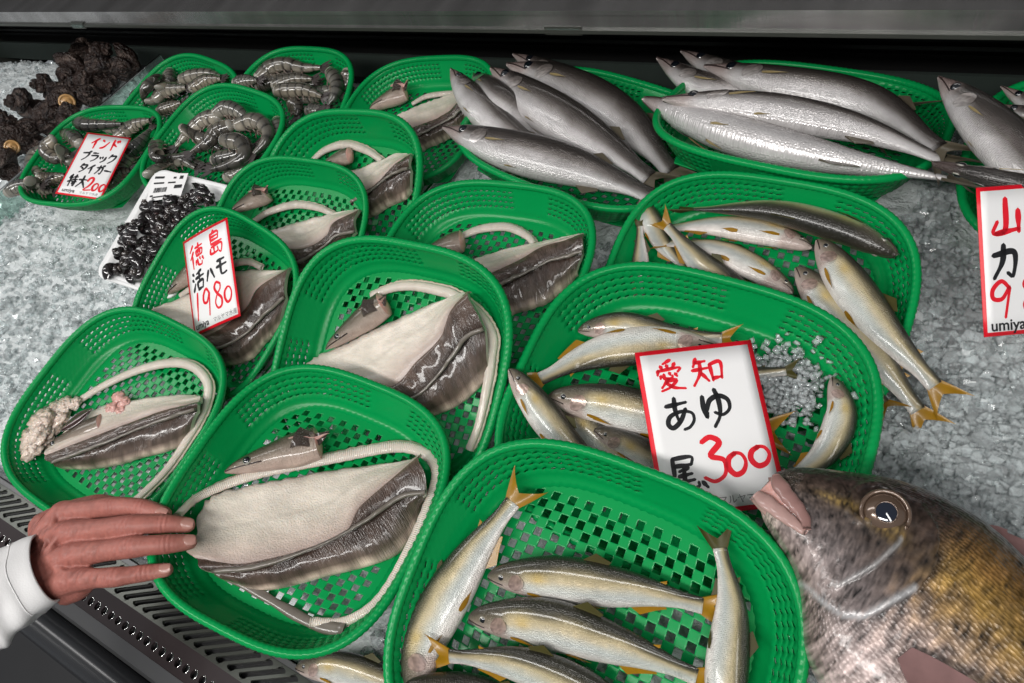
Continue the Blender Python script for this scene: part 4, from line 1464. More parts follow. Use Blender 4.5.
prawns('B4', 8, 235, 40, [
    ([(190, 300), (290, 215), (420, 190), (540, 220), (690, 220)], 'large dark prawn arched across the top of the back wall pile', .030),
    ([(190, 370), (300, 330), (400, 270)], 'prawn under the large arched one, white neck at left', .022),
    ([(340, 410), (450, 400), (560, 400), (700, 450)], 'green-grey striped prawn along the front of the back wall pile', .032),
    ([(320, 360), (470, 310), (620, 310)], 'dark prawn in the middle of the back wall pile', .026),
    ([(765, 260), (820, 340), (800, 440), (740, 520)], 'brown prawn curled down the right side of the back wall pile', .028),
    ([(900, 265), (890, 340), (850, 410)], 'pale reddish prawn at the far right of the back wall pile', .020),
    ([(450, 490), (500, 540), (490, 610)], 'prawn hanging down at the front of the back wall pile', .018),
    ([(590, 570), (650, 560), (730, 550)], 'small prawn at the lower right of the back wall pile', .016),
    ([(10, 345), (90, 325), (180, 320)], 'prawn tail lying over the left rim of the back wall basket', .040)], 'prawns at the back wall')

for b_, rows in (('B3', [([(230, 120), (252, 125), (268, 135)], 'prawn half buried under the blue-grey banded one'), ([(185, 130), (205, 140), (222, 150)], 'prawn buried in the middle of the pile by the foam tray'),
                         ([(165, 150), (185, 160), (205, 165)], 'prawn low down in the left half of the pile by the foam tray'), ([(215, 160), (235, 155), (255, 145)], 'prawn low down in the right half of the pile by the foam tray')]),
                 ('B1', [([(60, 150), (75, 165), (92, 172)], 'prawn mostly hidden beneath the narrow price card'), ([(100, 125), (120, 128), (140, 125)], 'prawn low against the back wall of the carded prawn basket'),
                         ([(118, 175), (128, 160), (140, 145)], 'prawn lowest on the right side of the carded prawn basket')]),
                 ('B2', [([(160, 88), (180, 84), (205, 80)], 'prawn at the bottom of the small back basket'), ([(150, 102), (165, 98), (180, 92)], 'prawn low at the left of the small back basket')]),
                 ('B4', [([(268, 84), (290, 86), (315, 84)], 'prawn under the pile at the back wall'), ([(305, 98), (322, 92), (338, 86)], 'prawn low at the right of the back wall pile')])):
    for pts_, lab_ in rows:
        prawn(b_, pts_, lab_, r=.0122, h=.010, group={'B3': 'prawns in the basket behind the foam tray', 'B1': 'prawns in the basket with the narrow card', 'B2': 'prawns in the small back basket', 'B4': 'prawns at the back wall'}[b_])


# ------------------------------------------------------------------ spiral shells
def spiral_shell(mb, turns, r_end, squash, knobs, nu, nv, ax, c, colf, rough=.0, grow=5.0):
    """a coiled shell: the tube swells as it winds down from the tip"""
    s = np.linspace(0, 1, nu)
    g = np.exp(grow * (s - 1))
    ang = s * turns * 2 * PI
    tube = r_end * .62 * g
    rr = r_end * .52 * g
    z = r_end * squash * (1 - g) * 1.25
    th = np.linspace(0, 2 * PI, nv, endpoint=False)
    U, V = np.meshgrid(s, th, indexing='ij')
    A = ang[:, None]
    kn = 1 + knobs * np.maximum(0, np.sin(A * 4.2)) ** 2 * np.exp(-((th - .9) / .5) ** 2) + .10 * knobs * np.sin(th * 7)[None] + rough * (vnoise(A * 2.2, V * 3 + r_end * 900) - .5)
    R_ = rr[:, None] + tube[:, None] * np.cos(V) * kn
    Q = np.stack([R_ * np.cos(A), R_ * np.sin(A), z[:, None] + tube[:, None] * np.sin(V) * kn * 1.0 - r_end * .2], -1)
    mb.grid(np.asarray(c) + Q @ ax, np.stack([U * turns, V / 6.283], -1), colf(U, V), cv=True)
    e = mb.n - nv
    mb.f.append(tuple(e + j for j in range(nv))[::-1])
    mb.mi.append(0)
    return Q[-1].mean(0), ang[-1]


def rot_axes():
    q = Matrix.Rotation(rnd.uniform(0, 6.28), 3, 'Z') @ Matrix.Rotation(rnd.uniform(.3, 1.5), 3, 'X') @ Matrix.Rotation(rnd.uniform(0, 6.28), 3, 'Z')
    return np.array(q)


def turban(px, py, h, size, label, lid=False):
    c = at(px, py, h)
    k = rnd.uniform(0, 30)

    def colf(U, V):
        nz = vnoise(U * 30 + k, V * 3) - .5
        base = np.array([.022, .012, .0095]) * (1 + 1.3 * nz)[..., None]
        pale = np.clip(vnoise(U * 40 + k, V * 5 + 4) - .60, 0, 1)[..., None] * 1.3
        return np.clip(base + pale * np.array([.26, .2, .17]), .008, 1)
    root = thing('turban_shell', label, 'shell', c - np.array([0, 0, size]), 'turban shells beside the divider')
    ax = rot_axes()
    if lid:      # mouth turned to the viewer
        toward = unit(EYE - c)
        up = unit(np.cross(toward, [0, 0, 1]))
        ax = np.array([np.cross(up, toward), up, -toward])
    mb = MB()
    spiral_shell(mb, 3.2, size * 1.15, 1.35, .34, 110, 22, ax, c, colf, .35, 2.1)
    mb.build('shell', TURBAN, root)
    if lid:
        d = unit(EYE - c)
        s1 = unit(np.cross(d, [0, 0, 1]))
        s2 = np.cross(d, s1)
        mb = MB()
        cc = c + d * size * .95
        rr = np.linspace(0, 1, 8)
        th = np.linspace(0, 2 * PI, 20, endpoint=False)
        G = np.array([[cc + size * .42 * r * (math.cos(t) * s1 + math.sin(t) * s2) + d * size * .16 * (1 - r ** 2) * (1 + .3 * math.sin(t + r * 9)) for t in th] for r in rr])
        mb.grid(G, cv=True)
        mb.build('lid', OPERC, root)
        mb = MB()
        mb.tube(np.array([cc + size * .46 * (math.cos(t) * s1 + math.sin(t) * s2) for t in np.linspace(0, 2 * PI, 24)]), size * .09, 8)
        mb.build('lip', OPERC, root)
    return root


for px, py, h, s, lab, lid in (
        (93, 58, .055, .036, 'knobbly brown shell at the top of the heap near the back wall', False),
        (121, 64, .040, .034, 'smooth brown shell at the upper right, touching the divider by the back wall', False),
        (72, 72, .050, .034, 'dark shell second from the top on the open ice side', False),
        (104, 74, .045, .034, 'reddish brown shell just below the two topmost ones', False),
        (54, 85, .045, .031, 'rounded brown shell in the middle of the heap, open ice at its left', False),
        (87, 84, .035, .030, 'shell in the middle of the heap beside the divider, above the ringed lid', False),
        (32, 101, .050, .036, 'big knobbly shell at the left with pale spikes', False),
        (67, 102, .045, .030, 'shell facing forward with a round ringed amber lid', True),
        (88, 99, .030, .028, 'dark shell between the ringed lid and the divider', False),
        (50, 115, .040, .031, 'dark shell directly below the ringed lid', False),
        (72, 119, .030, .026, 'greyish brown shell against the divider below the ringed lid', False),
        (11, 134, .050, .033, 'striped brown shell at the left edge of the photo', False),
        (12, 147, .040, .026, 'shell with a small curved orange lid at the left edge', True),
        (30, 131, .035, .028, 'dark shell right of the orange lid', False),
        (44, 131, .025, .024, 'shell with a whitish patch touching the divider', False),
        (10, 163, .035, .028, 'lowest dark shell at the left edge, nearest the viewer', False),
        (30, 148, .020, .024, 'dark shell by the divider, second from the bottom', False)):
    turban(px, py, h, s * 1.0, lab, lid)

# ------------------------------------------------------------------ foam tray with small snails
wx, wy = .160, .1975
ex = unit([.989, .065, -.134])
ey = unit([-.032, .971, .238])
ey = unit(ey - ex * (ex @ ey))
ez = np.cross(ex, ey)
T0 = np.array([-.9979, .3695, .0689]) - ex * wx / 2 - ey * wy / 2
tray = thing('foam_tray', 'white foam tray of dark snails lying on the ice', 'tray', T0 + ex * wx / 2 + ey * wy / 2 - ez * .022)
mb = MB()


def rrect(w, h, r, n=8):
    out = []
    for cx, cy, a0 in ((w - r, h - r, 0), (r, h - r, PI / 2), (r, r, PI), (w - r, r, 1.5 * PI)):
        for a in np.linspace(a0, a0 + PI / 2, n):
            out.append((cx + r * math.cos(a), cy + r * math.sin(a)))
    return np.array(out)


def tring(ins, z, r):
    q = rrect(wx - 2 * ins, wy - 2 * ins, r) + ins
    return np.array([T0 + ex * x + ey * y + ez * z for x, y in q])


mb.grid(np.array([tring(.014, -.017, .012), tring(.002, -.003, .018), tring(0, 0, .02), tring(.001, .0018, .02), tring(.0055, .0018, .018), tring(.0065, .0005, .018),
                  tring(.0075, .0014, .017), tring(.011, .0010, .016), tring(.014, -.005, .014), tring(.020, -.013, .012), tring(.028, -.014, .01), tring(.085, -.014, .008)]), cv=True)
k = len(mb.f)
mb.f.append(tuple(mb.n - 32 + j for j in range(32)))
mb.mi.append(0)
mb.f.append(tuple(range(32))[::-1])
mb.mi.append(0)
mb.build('shallow_dish', FOAM, tray)
SN = [(115, 558), (205, 530), (282, 528), (225, 590), (160, 465), (255, 462), (205, 500), (215, 388), (340, 410), (300, 340), (232, 345), (287, 280), (300, 225), (350, 460),
      (360, 240), (410, 290), (430, 200), (400, 355), (462, 240), (490, 205), (530, 170), (560, 145), (595, 150), (352, 205), (500, 255), (332, 300), (380, 325), (440, 320),
      (618, 190), (185, 420), (285, 405), (240, 425), (315, 500), (180, 560), (260, 570), (420, 245), (300, 450), (545, 215), (575, 185), (350, 360), (262, 315), (195, 350), (470, 285), (250, 500)]
sp = None
for i, (zx, zy) in enumerate(SN):
    px, py = 90 + zx / 5.253, 165 + zy / 5.253
    lay = .012 + .012 * (i % 3 == 1) + .006 * (i % 4 == 2) + (.006 if i in (0, 3) else 0)
    d_ = aim(px, py)
    c = EYE + d_ * ((ez @ (T0 + ez * (lay - .014) - EYE)) / (ez @ d_))
    k = rnd.uniform(0, 30)
    s = .0115 * rnd.uniform(.85, 1.2)

    def colf(U, V):
        nz = vnoise(U * 20 + k, V * 3) - .5
        tip = np.exp(-U * 3.0)[..., None] * rnd.uniform(.0, .5)
        return np.clip(np.array([.012, .009, .010]) * (1 + 1.2 * nz)[..., None] + tip * np.array([.25, .2, .17]), .004, 1)
    if i == 0:
        lab, grp = 'dark brown snail lying apart at the lower left corner of the foam tray', 'small dark snails in the foam tray'
    elif i == 3:
        lab, grp = 'snail at the bottom edge of the heap in the foam tray', 'small dark snails in the foam tray'
    else:
        lab, grp = 'small glossy black snail heaped in the white foam tray', 'small dark snails in the foam tray'
    root = thing('sea_snail', lab, 'snail', c - ez * s, grp)
    ax = rot_axes()
    mb = MB()
    spiral_shell(mb, 2.4, s * 1.1, 1.15, .0, 44, 14, ax, c, colf, .05, 1.7)
    mb.build('shell', SNAIL, root)
    mb = MB()
    m, d = -ax[2] * s * .12, -ax[2]
    mb.ball(c + ax[0] * s * .4 - ax[2] * s * .45, (s * .42, s * .34, s * .2), ax, 7, 12)
    mb.build('foot', TURBAN if i % 2 else CAVITY, root)
# printed label on the tray
Lc = []
for x, y, lift in ((155, 173.5, .008), (188.5, 173.5, .010), (180.5, 196.5, .009), (146, 202, .006)):
    d_ = aim(x, y)
    Lc.append(EYE + d_ * ((ez @ (T0 + ez * lift - EYE)) / (ez @ d_)))
lab_o = thing('paper_label', 'white printed label with barcode stuck over the back of the foam tray', 'label', Lc[3])
G = np.array([[np.array(Lc[0]) * (1 - u) * (1 - v) + Lc[1] * u * (1 - v) + Lc[2] * u * v + Lc[3] * (1 - u) * v for u in np.linspace(0, 1, 9)] for v in np.linspace(0, 1, 7)])
Nl = unit(np.cross(Lc[1] - Lc[0], Lc[0] - Lc[3]))
if Nl[2] < 0:
    Nl = -Nl
mb = MB()
solid_fin(mb, G, Nl, .0006)
mb.build('sheet', PAPER, lab_o)
mb = MB()
lp = lambda u, v: np.array(Lc[0]) * (1 - u) * (1 - v) + Lc[1] * u * (1 - v) + Lc[2] * u * v + Lc[3] * (1 - u) * v + Nl * .0011


def lrect(u0, u1, v0, v1):
    mb.add([lp(u0, v0), lp(u1, v0), lp(u1, v1), lp(u0, v1)], [(0, 1, 2, 3)])


for u0, u1, v0, v1 in ((.06, .34, .12, .20), (.62, .70, .14, .22), (.80, .90, .10, .24), (.08, .38, .34, .40), (.50, .72, .34, .40), (.72, .94, .48, .62), (.08, .16, .80, .86), (.20, .74, .86, .91)):
    lrect(u0, u1, v0, v1)
x = .14
while x < .52:
    w_ = rnd.choice((.008, .014, .02))
    lrect(x, x + w_, .54, .72)
    x += w_ + rnd.choice((.008, .014))
mb.build('print', BLACKINK, lab_o, smooth=False)

# ------------------------------------------------------------------ price cards
GL = {
    '愛': [[(6, 0), (3.2, 1.2)], [(2.2, 1.8), (2.8, 3)], [(4.4, 1.6), (4.8, 2.8)], [(7.4, 1.2), (6.2, 2.8)], [(1.2, 3.2), (.8, 4.8)], [(1.2, 3.4), (8.8, 2.8), (8, 4.2)],
          [(3, 4.6), (3.2, 6), (5.6, 6), (6, 5.2)], [(2, 5), (1.6, 6)], [(5, 4.2), (5.3, 5)], [(7, 4.6), (7.6, 5.6)], [(4.4, 6.2), (1.6, 9)], [(3.6, 7), (7, 6.8), (4.6, 9), (1.4, 10)],
          [(3.4, 7.6), (6, 9.2), (9.8, 9.8)]],
    '知': [[(2.2, .5), (1, 3)], [(1.8, 1.8), (5, 1.5)], [(.5, 4), (5.5, 3.6)], [(3.2, 1.8), (2.8, 5), (.3, 8.5)], [(3.2, 5), (5.2, 7.5)], [(6.2, 2.5), (6.5, 7.5)],
          [(6.2, 2.6), (9.6, 2.2), (9.3, 7)], [(6.5, 6.8), (9.3, 6.5)]],
    'あ': [[(1, 2.4), (7.5, 1.6)], [(4, 0), (3.8, 4), (4.6, 8)], [(7, 3.6), (5, 7), (2.4, 9), (1, 7.8), (2, 5.5), (5.5, 4.3), (8.6, 5), (9, 7.2), (7.4, 9.2), (5.6, 9.8)]],
    'ゆ': [[(1.2, 1.6), (1, 5), (1.6, 7.4), (2, 6)], [(1.8, 5.5), (3.4, 2.8), (6.4, 1.9), (8.8, 3.2), (8.8, 5.6), (6.5, 7), (4.2, 6.2)], [(5.2, 0), (6, 3), (5.6, 7), (3.4, 10)]],
    '尾': [[(1.5, 1), (8.5, .8), (8.3, 3)], [(1.8, 3.2), (8.3, 3)], [(1.6, 1), (1.4, 6), (0, 9.8)], [(7, 3.8), (3.4, 4.8)], [(3, 6.2), (8, 5.6)], [(2.6, 8), (8.6, 7.4)],
          [(5.2, 4.4), (5, 9), (6.5, 9.8), (9.6, 9.4), (9.8, 8.2)]],
    '3': [[(1.5, 1), (5, 0), (8, 1.5), (4, 4.2), (8.5, 5.5), (8, 8.6), (4, 10), (.5, 9)]],
    '0': [[(5, 1), (2, 3), (1.2, 6.5), (3.5, 9.6), (7, 8.6), (8.8, 5), (7.6, 1.8), (5, 1), (3.6, 1.8)]],
    '2': [[(1.5, 3), (3, .6), (6.5, .2), (7.6, 2.6), (5, 6.4), (1, 9.6), (9.4, 9)]],
    '1': [[(6, 0), (4.6, 5), (3.4, 10)]],
    '9': [[(7.6, 2.4), (5, .4), (2, 2.4), (2, 4.8), (5, 5), (7.6, 2), (7, 5), (5.8, 10)]],
    '8': [[(7.6, 1.4), (4.4, .4), (2.4, 2.2), (4.4, 4.6), (7.4, 6.8), (6.8, 9.4), (3.6, 9.8), (2, 7.6), (4, 5), (7, 3.2), (7.6, 1.4)]],
    '徳': [[(3, 0), (.6, 2.6)], [(3, 2.8), (.5, 5.6)], [(2, 4.6), (2, 10)], [(4.4, 1.6), (9.4, 1.2)], [(6.8, 0), (6.6, 3)], [(4.8, 3), (4.9, 5.2)], [(4.8, 3.1), (9, 2.8), (8.8, 5)], [(6.2, 3), (6.2, 5)],
          [(7.5, 3), (7.5, 5)], [(4.9, 5.2), (8.8, 5)], [(4.4, 7), (4, 8.8)], [(5.4, 6.6), (5.8, 9), (8, 9.4), (8.4, 8.2)], [(7, 6.2), (7.4, 7.2)], [(8.8, 6.4), (9.6, 7.8)]],
    '島': [[(5, 0), (3.8, 1)], [(2.6, 1.2), (2.6, 5.6)], [(2.6, 1.3), (7.4, 1), (7.3, 3.8)], [(2.8, 2.6), (7.2, 2.4)], [(2.8, 4), (7.2, 3.8)], [(2.6, 5.6), (9.4, 5.2)], [(2.6, 6.8), (9, 6.4), (8.4, 10), (7.2, 9.4)],
          [(4.2, 7), (4.2, 9)], [(2, 7.4), (2, 9.4), (6.4, 9.1), (6.4, 7.4)]],
    '活': [[(1, .8), (2, 1.8)], [(.4, 3.6), (1.4, 4.6)], [(.6, 9.4), (2.4, 6)], [(8, .4), (4.2, 1.6)], [(3, 3.6), (9.6, 3)], [(6.2, 1.4), (6, 5.4)], [(4.2, 5.8), (4.6, 9.6)], [(4.2, 5.8), (8.6, 5.4), (8.2, 9)],
          [(4.6, 9.2), (8.2, 8.8)]],
    'ハ': [[(3.6, 2.4), (1, 8.6)], [(6, 2), (9, 8.4)]],
    'モ': [[(2, 1.4), (8, 1)], [(1, 4.6), (9.2, 4)], [(4.6, 1.4), (4.4, 8), (6, 9.2), (9, 8.6)]],
    'イ': [[(7.6, .6), (1, 5.4)], [(5, 3.2), (4.8, 9.8)]],
    'ン': [[(1.4, 1.6), (3.4, 3)], [(1.4, 9), (5, 7.6), (8.8, 3)]],
    'ド': [[(3, .4), (3, 9.8)], [(3.2, 4), (7.4, 6)], [(6.4, 1), (7.4, 2.6)], [(8.2, .4), (9.2, 2)]],
    'ブ': [[(1, 2.2), (8, 1.8), (6.6, 6), (2.4, 9.6)], [(8, 0), (8.6, 1)], [(9.2, -.4), (9.8, .6)]],
    'ラ': [[(2, 1.2), (8, 1)], [(1.2, 4), (8.8, 3.6), (7, 7.4), (3, 9.8)]],
    'ッ': [[(1.6, 4.6), (2.4, 6.4)], [(4.4, 4), (5, 5.8)], [(8.4, 4), (7.4, 7.4), (4, 9.8)]],
    'ク': [[(4, .4), (1.2, 4.6)], [(3.4, 2.2), (8.8, 1.8), (7, 6.4), (2.4, 9.8)]],
    'タ': [[(4, .4), (1.2, 4.6)], [(3.4, 2.2), (8.8, 1.8), (7, 6.4), (2.4, 9.8)], [(3, 4.4), (6.6, 6.6)]],
    'ガ': [[(1, 3), (8, 2.6), (7.4, 9), (5.6, 8.4)], [(4.6, .4), (4, 5), (1, 9.6)], [(8, .2), (8.6, 1.4)], [(9.2, -.2), (9.8, 1)]],
    'ー': [[(.6, 5), (9.4, 5.6)]],
    '特': [[(2, 1), (1, 3.4)], [(1, 3), (4.6, 2.7)], [(.4, 6.4), (4.8, 5)], [(2.8, 0), (2.8, 10)], [(5.4, 2), (9.4, 1.7)], [(7.4, 0), (7.3, 4)], [(5, 4.2), (9.8, 3.9)], [(5, 6.2), (9.8, 5.9)], [(8, 4.4), (8, 9.4), (6.8, 9)],
          [(5.8, 7.2), (6.6, 8.4)]],
    '大': [[(.8, 3.6), (9.2, 3.2)], [(5, 0), (4.6, 5), (.6, 9.8)], [(5, 4.6), (9.4, 9.8)]],
    '山': [[(5.2, 0), (4.8, 7.6), (1.2, 8.4), (2.6, 5.6)], [(2, 8.6), (9, 7.6)], [(8.8, 3), (8.8, 8.4)]],
    'カ': [[(1, 3.2), (8, 2.6), (7.4, 9), (5.6, 8.2)], [(4.6, .4), (4, 5), (1, 9.6)]],
    '、': [[(3, 2), (6, 5)]]}


def brush(mb, glyph, x, y, w, h, pen, place):
    """writes one character in the box whose top left is (x, y) on the card"""
    for st in GL[glyph]:
        pts = [(x + px / 10 * w, y - py / 10 * h) for px, py in st]
        n = 10 if len(pts) == 2 else 8 * len(pts)
        C = spline(np.array(pts), n)
        T = frame(C)
        nn = np.stack([-T[:, 1], T[:, 0]], 1)
        t = np.linspace(0, 1, n)
        wd = pen * (.62 + .38 * np.sin(PI * np.minimum(1, t * 1.2 + .15))) * .5
        A, B = C + nn * wd[:, None], C - nn * wd[:, None]
        e0, e1 = C[0] - T[0] * pen * .35, C[-1] + T[-1] * pen * .3
        V = [place(*p) for p in A] + [place(*p) for p in B] + [place(*e0), place(*e1)]
        f = [(i, n + i, n + i + 1, i + 1) for i in range(n - 1)] + [(0, 2 * n, n), (n - 1, 2 * n - 1, 2 * n + 1)]
        mb.add(V, f)


def printed(text, size, x, y, place, m, parent, name):
    cu = bpy.data.curves.new('type', 'FONT')
    cu.body = text
    cu.size = size
    cu.fill_mode = 'FRONT'
    cu.offset = .02 * size if text == 'umiya' else 0
    o = bpy.data.objects.new('type', cu)
    COL.objects.link(o)
    bpy.context.view_layer.update()
    me = bpy.data.meshes.new_from_object(o.evaluated_get(bpy.context.evaluated_depsgraph_get()))
    bpy.data.objects.remove(o)
    mb = MB()
    if len(me.vertices):
        mb.add([place(x + v.co.x, y + v.co.y) for v in me.vertices], [tuple(p.vertices) for p in me.polygons])
        mb.build(name, m, parent, smooth=False)
    bpy.data.meshes.remove(me)


def card(label, c, X, Y, w, h, k, lines, shop, bend=.0):
    """lines: (text, colour, x, y top, glyph w, glyph h, pen) in card units 0..1 across, 0..1.41 down"""
    c = EYE + k * (np.array(c) - EYE)
    w, h = w * k, h * k
    X = unit(X)
    Y = unit(np.asarray(Y) - X * (X @ np.asarray(Y)))
    Nn = np.cross(X, Y)
    root = thing('price_card', label, 'price card', c - Y * h / 2, None)

    def place(x, y, lift=.0009):
        u = (x / w - .5) * 2
        return c + X * (x - w / 2) + Y * (y - h / 2) + Nn * (lift + bend * w * (1 - u * u))

    def sheet(nm, x0, x1, y0, y1, m, z0, z1):
        G = np.array([[place(x, y, z1) for x in np.linspace(x0, x1, 13)] for y in np.linspace(y0, y1, 9)])
        H = np.array([[place(x, y, z0) for x in np.linspace(x0, x1, 13)] for y in np.linspace(y0, y1, 9)])
        mb = MB()
        mb.grid(G)
        mb.grid(H, flip=True)
        b = len(G) * 13
        edge = [(i, 0) for i in range(9)] + [(8, j) for j in range(1, 13)] + [(i, 12) for i in range(7, -1, -1)] + [(0, j) for j in range(11, 0, -1)]
        q = [i * 13 + j for i, j in edge]
        for a in range(len(q)):
            d = q[(a + 1) % len(q)]
            mb.f.append((q[a], d, b + d, b + q[a]))
            mb.mi.append(0)
        return mb.build(nm, m, root)
    bw = w * .038
    sheet('border', 0, w, 0, h, REDINK, 0, .0005)
    sheet('face', bw, w - bw, bw, h - bw, PAPER, .0004, .0007)
    runs = []
    for ln in lines:
        if not runs or runs[-1][0] != ln[1]:
            runs.append((ln[1], []))
        runs[-1][1].append(ln)
    for i, (colr, lns) in enumerate(runs):
        mb = MB()
        for text, _, x, y, gw, gh, pen in lns:
            for q, ch in enumerate(text):
                brush(mb, ch, (x + q * gw * 1.08) * w, h - y * w, gw * w, gh * w, pen * w, place)
        mb.build('item_lettering' if colr == 'b' else 'price_lettering' if i else 'place_lettering', REDINK if colr == 'r' else BLACKINK, root, smooth=False)
    for text, size, x, y, m, nm in shop:
        printed(text, size * w, x * w, h - y * w, place, m, root, nm)
    return root


card('large red-bordered price card priced 300 lying on the sweetfish', (-.131, .2978, .0986), (.829, .532, -.175), (-.468, .829, .306), .105, .148, 1.03,
     [('愛', 'r', .14, .10, .24, .27, .034), ('知', 'r', .44, .10, .27, .30, .036), ('あ', 'b', .15, .44, .27, .28, .042), ('ゆ', 'b', .46, .40, .27, .32, .044),
      ('尾', 'b', .12, .92, .22, .28, .040), ('、', 'b', .33, 1.12, .12, .16, .040), ('3', 'r', .38, .80, .22, .36, .050), ('0', 'r', .57, .93, .19, .20, .048), ('0', 'r', .76, .90, .20, .18, .048)],
     [('umiya', .11, .10, 1.34, BLACKINK, 'shop_name'), ('マルヤマ水産', .075, .46, 1.34, GREYINK, 'shop_name_kana')])
card('red-bordered price card priced 1980 leaning in the left eel basket', (-.8808, .3322, .0383), (.871, .371, .321), (-.488, .73, .479), .105, .148, .93,
     [('徳', 'r', .13, .14, .32, .34, .040), ('島', 'r', .54, .08, .32, .34, .040), ('活', 'b', .12, .52, .28, .30, .048), ('ハ', 'b', .43, .55, .20, .22, .048), ('モ', 'b', .65, .50, .24, .26, .048),
      ('1', 'r', .08, .84, .20, .38, .042), ('9', 'r', .28, .82, .24, .40, .042), ('8', 'r', .52, .80, .24, .38, .042), ('0', 'r', .74, .92, .18, .24, .042)],
     [('umiya', .13, .07, 1.34, BLACKINK, 'shop_name'), ('マルヤマ水産', .082, .47, 1.34, GREYINK, 'shop_name_kana')], bend=.02)
card('narrow red-bordered price card priced 200 standing in the prawns', (-1.3497, .4823, .0495), (.924, .282, -.258), (-.236, .952, .193), .09, .14, .93,
     [('インド', 'r', .20, .10, .20, .28, .052), ('ブラック', 'b', .14, .46, .18, .24, .046), ('タイガー', 'b', .22, .76, .17, .23, .046), ('特大', 'b', .12, 1.06, .20, .28, .048), ('2', 'r', .52, 1.08, .18, .32, .052),
      ('00', 'r', .69, 1.18, .14, .20, .048)],
     [('umiya', .12, .10, 1.48, BLACKINK, 'shop_name'), ('マルヤマ水産', .07, .48, 1.48, GREYINK, 'shop_name_kana')])
card('red-bordered price card at the right edge, cut off by the photo', (.0826, .6176, .0306), (.79, .554, -.262), (-.281, .708, .648), .105, .148, .90,
     [('山', 'r', .10, .12, .34, .38, .060), ('カ', 'b', .10, .54, .30, .34, .060), ('9', 'r', .05, .88, .30, .36, .044), ('8', 'r', .36, .86, .28, .36, .044), ('0', 'r', .66, .90, .24, .30, .044)],
     [('umiya', .15, .07, 1.36, BLACKINK, 'shop_name'), ('マルヤマ水産', .075, .52, 1.36, GREYINK, 'shop_name_kana')])

# ------------------------------------------------------------------ loose ice inside the large-card basket
mb = MB()
for _ in range(800):
    px, py = rnd.gauss(778, 22), rnd.gauss(385, 17)
    c = PW('B16', px, py, rnd.uniform(.002, .014), .002)
    chip(mb, c, rnd.uniform(.004, .009))
tag(mb.build('ice_pile', CHIP), 'small heap of crushed ice inside the sweetfish basket, right of the card', 'ice', kind='stuff')

# ------------------------------------------------------------------ the big bream
ST = [  # back outline, belly outline, height of the mid plane
    ((776, 473), (757, 495), .118), ((786, 470), (760, 505), .116), ((797, 469), (764, 519), .114), ((815, 470), (774, 536), .111), ((847, 474), (789, 560), .106),
    ((882, 479), (799, 588), .101), ((918, 490), (803, 620), .096), ((953, 507), (806, 650), .091), ((985, 528), (818, 680), .086), ((1024, 564), (840, 712), .080),
    ((1075, 605), (870, 752), .074), ((1135, 660), (932, 803), .066), ((1195, 715), (1020, 838), .056), ((1250, 767), (1130, 862), .046), ((1292, 802), (1238, 866), .040)]
NS, NQ = 190, 132
Db = spline([at(*a, z) for a, b, z in ST], 600)
Bb = spline([at(*b, z) for a, b, z in ST], 600)
# resample both outlines station by station
kk = np.linspace(0, len(ST) - 1, NS)


def outline_at(k, which):
    Q = np.array([at(*(s[which]), s[2]) for s in ST])
    Q = np.concatenate([[2 * Q[0] - Q[1]], Q, [2 * Q[-1] - Q[-2]]])
    i = np.clip(np.floor(k).astype(int), 0, len(ST) - 2)
    t = (k - i)[:, None]
    a, b, c, d = Q[i], Q[i + 1], Q[i + 2], Q[i + 3]
    return .5 * (2 * b + (c - a) * t + (2 * a - 5 * b + 4 * c - d) * t ** 2 + (3 * b - a - 3 * c + d) * t ** 3)


DO, BE = outline_at(kk, 0), outline_at(kk, 1)
CE, HV = (DO + BE) / 2, (DO - BE) / 2
axis_f = unit(CE[-1] - CE[20])
NF = unit(np.cross(axis_f, HV[100]))
if NF[2] < 0:
    NF = -NF
NF = unit(NF + unit(EYE - CE[60]) * .25)
HWt = np.interp(kk, [0, 1, 2, 3, 5, 7, 9, 11, 13, 14], [.010, .016, .021, .027, .038, .046, .050, .042, .020, .010])
th = np.linspace(0, 2 * PI, NQ, endpoint=False)
ct, st = np.cos(th), np.sin(th)
K_, Q_ = np.meshgrid(kk, (1 + ct) / 2, indexing='ij')
front = (st >= -.001)[None, :]
# gill cover and cheek plate stand proud of the body
op_e = np.interp(Q_, [0, .02, .17, .25, .48, .62, .75, .85, 1], [5.0, 5.2, 6.9, 7.4, 7.75, 7.6, 7.0, 6.2, 5.5])
pre_e = np.interp(Q_, [0, .12, .2, .4, .58, .72, 1], [4.2, 5.4, 6.0, 6.4, 6.5, 6.1, 5.5])
op_in = (K_ < op_e) & (K_ > 2.6) & (Q_ < .86) & (Q_ > .01)
lift = .0042 * sstep(op_e - 1.6, op_e - .05, K_) * (K_ < op_e) * (Q_ < .86) * sstep(.90, .74, Q_)
lift += .0028 * sstep(pre_e - .9, pre_e - .05, K_) * (K_ < pre_e) * sstep(.8, .6, Q_) * sstep(.05, .2, Q_)
# eye socket
eye_k, eye_q = 4.95, .70
dE = np.sqrt(((K_ - eye_k) / .50) ** 2 + ((Q_ - eye_q) / .155) ** 2)
lift += .0022 * np.exp(-((dE - 1.12) / .16) ** 2) - .0022 * (dE < .95)
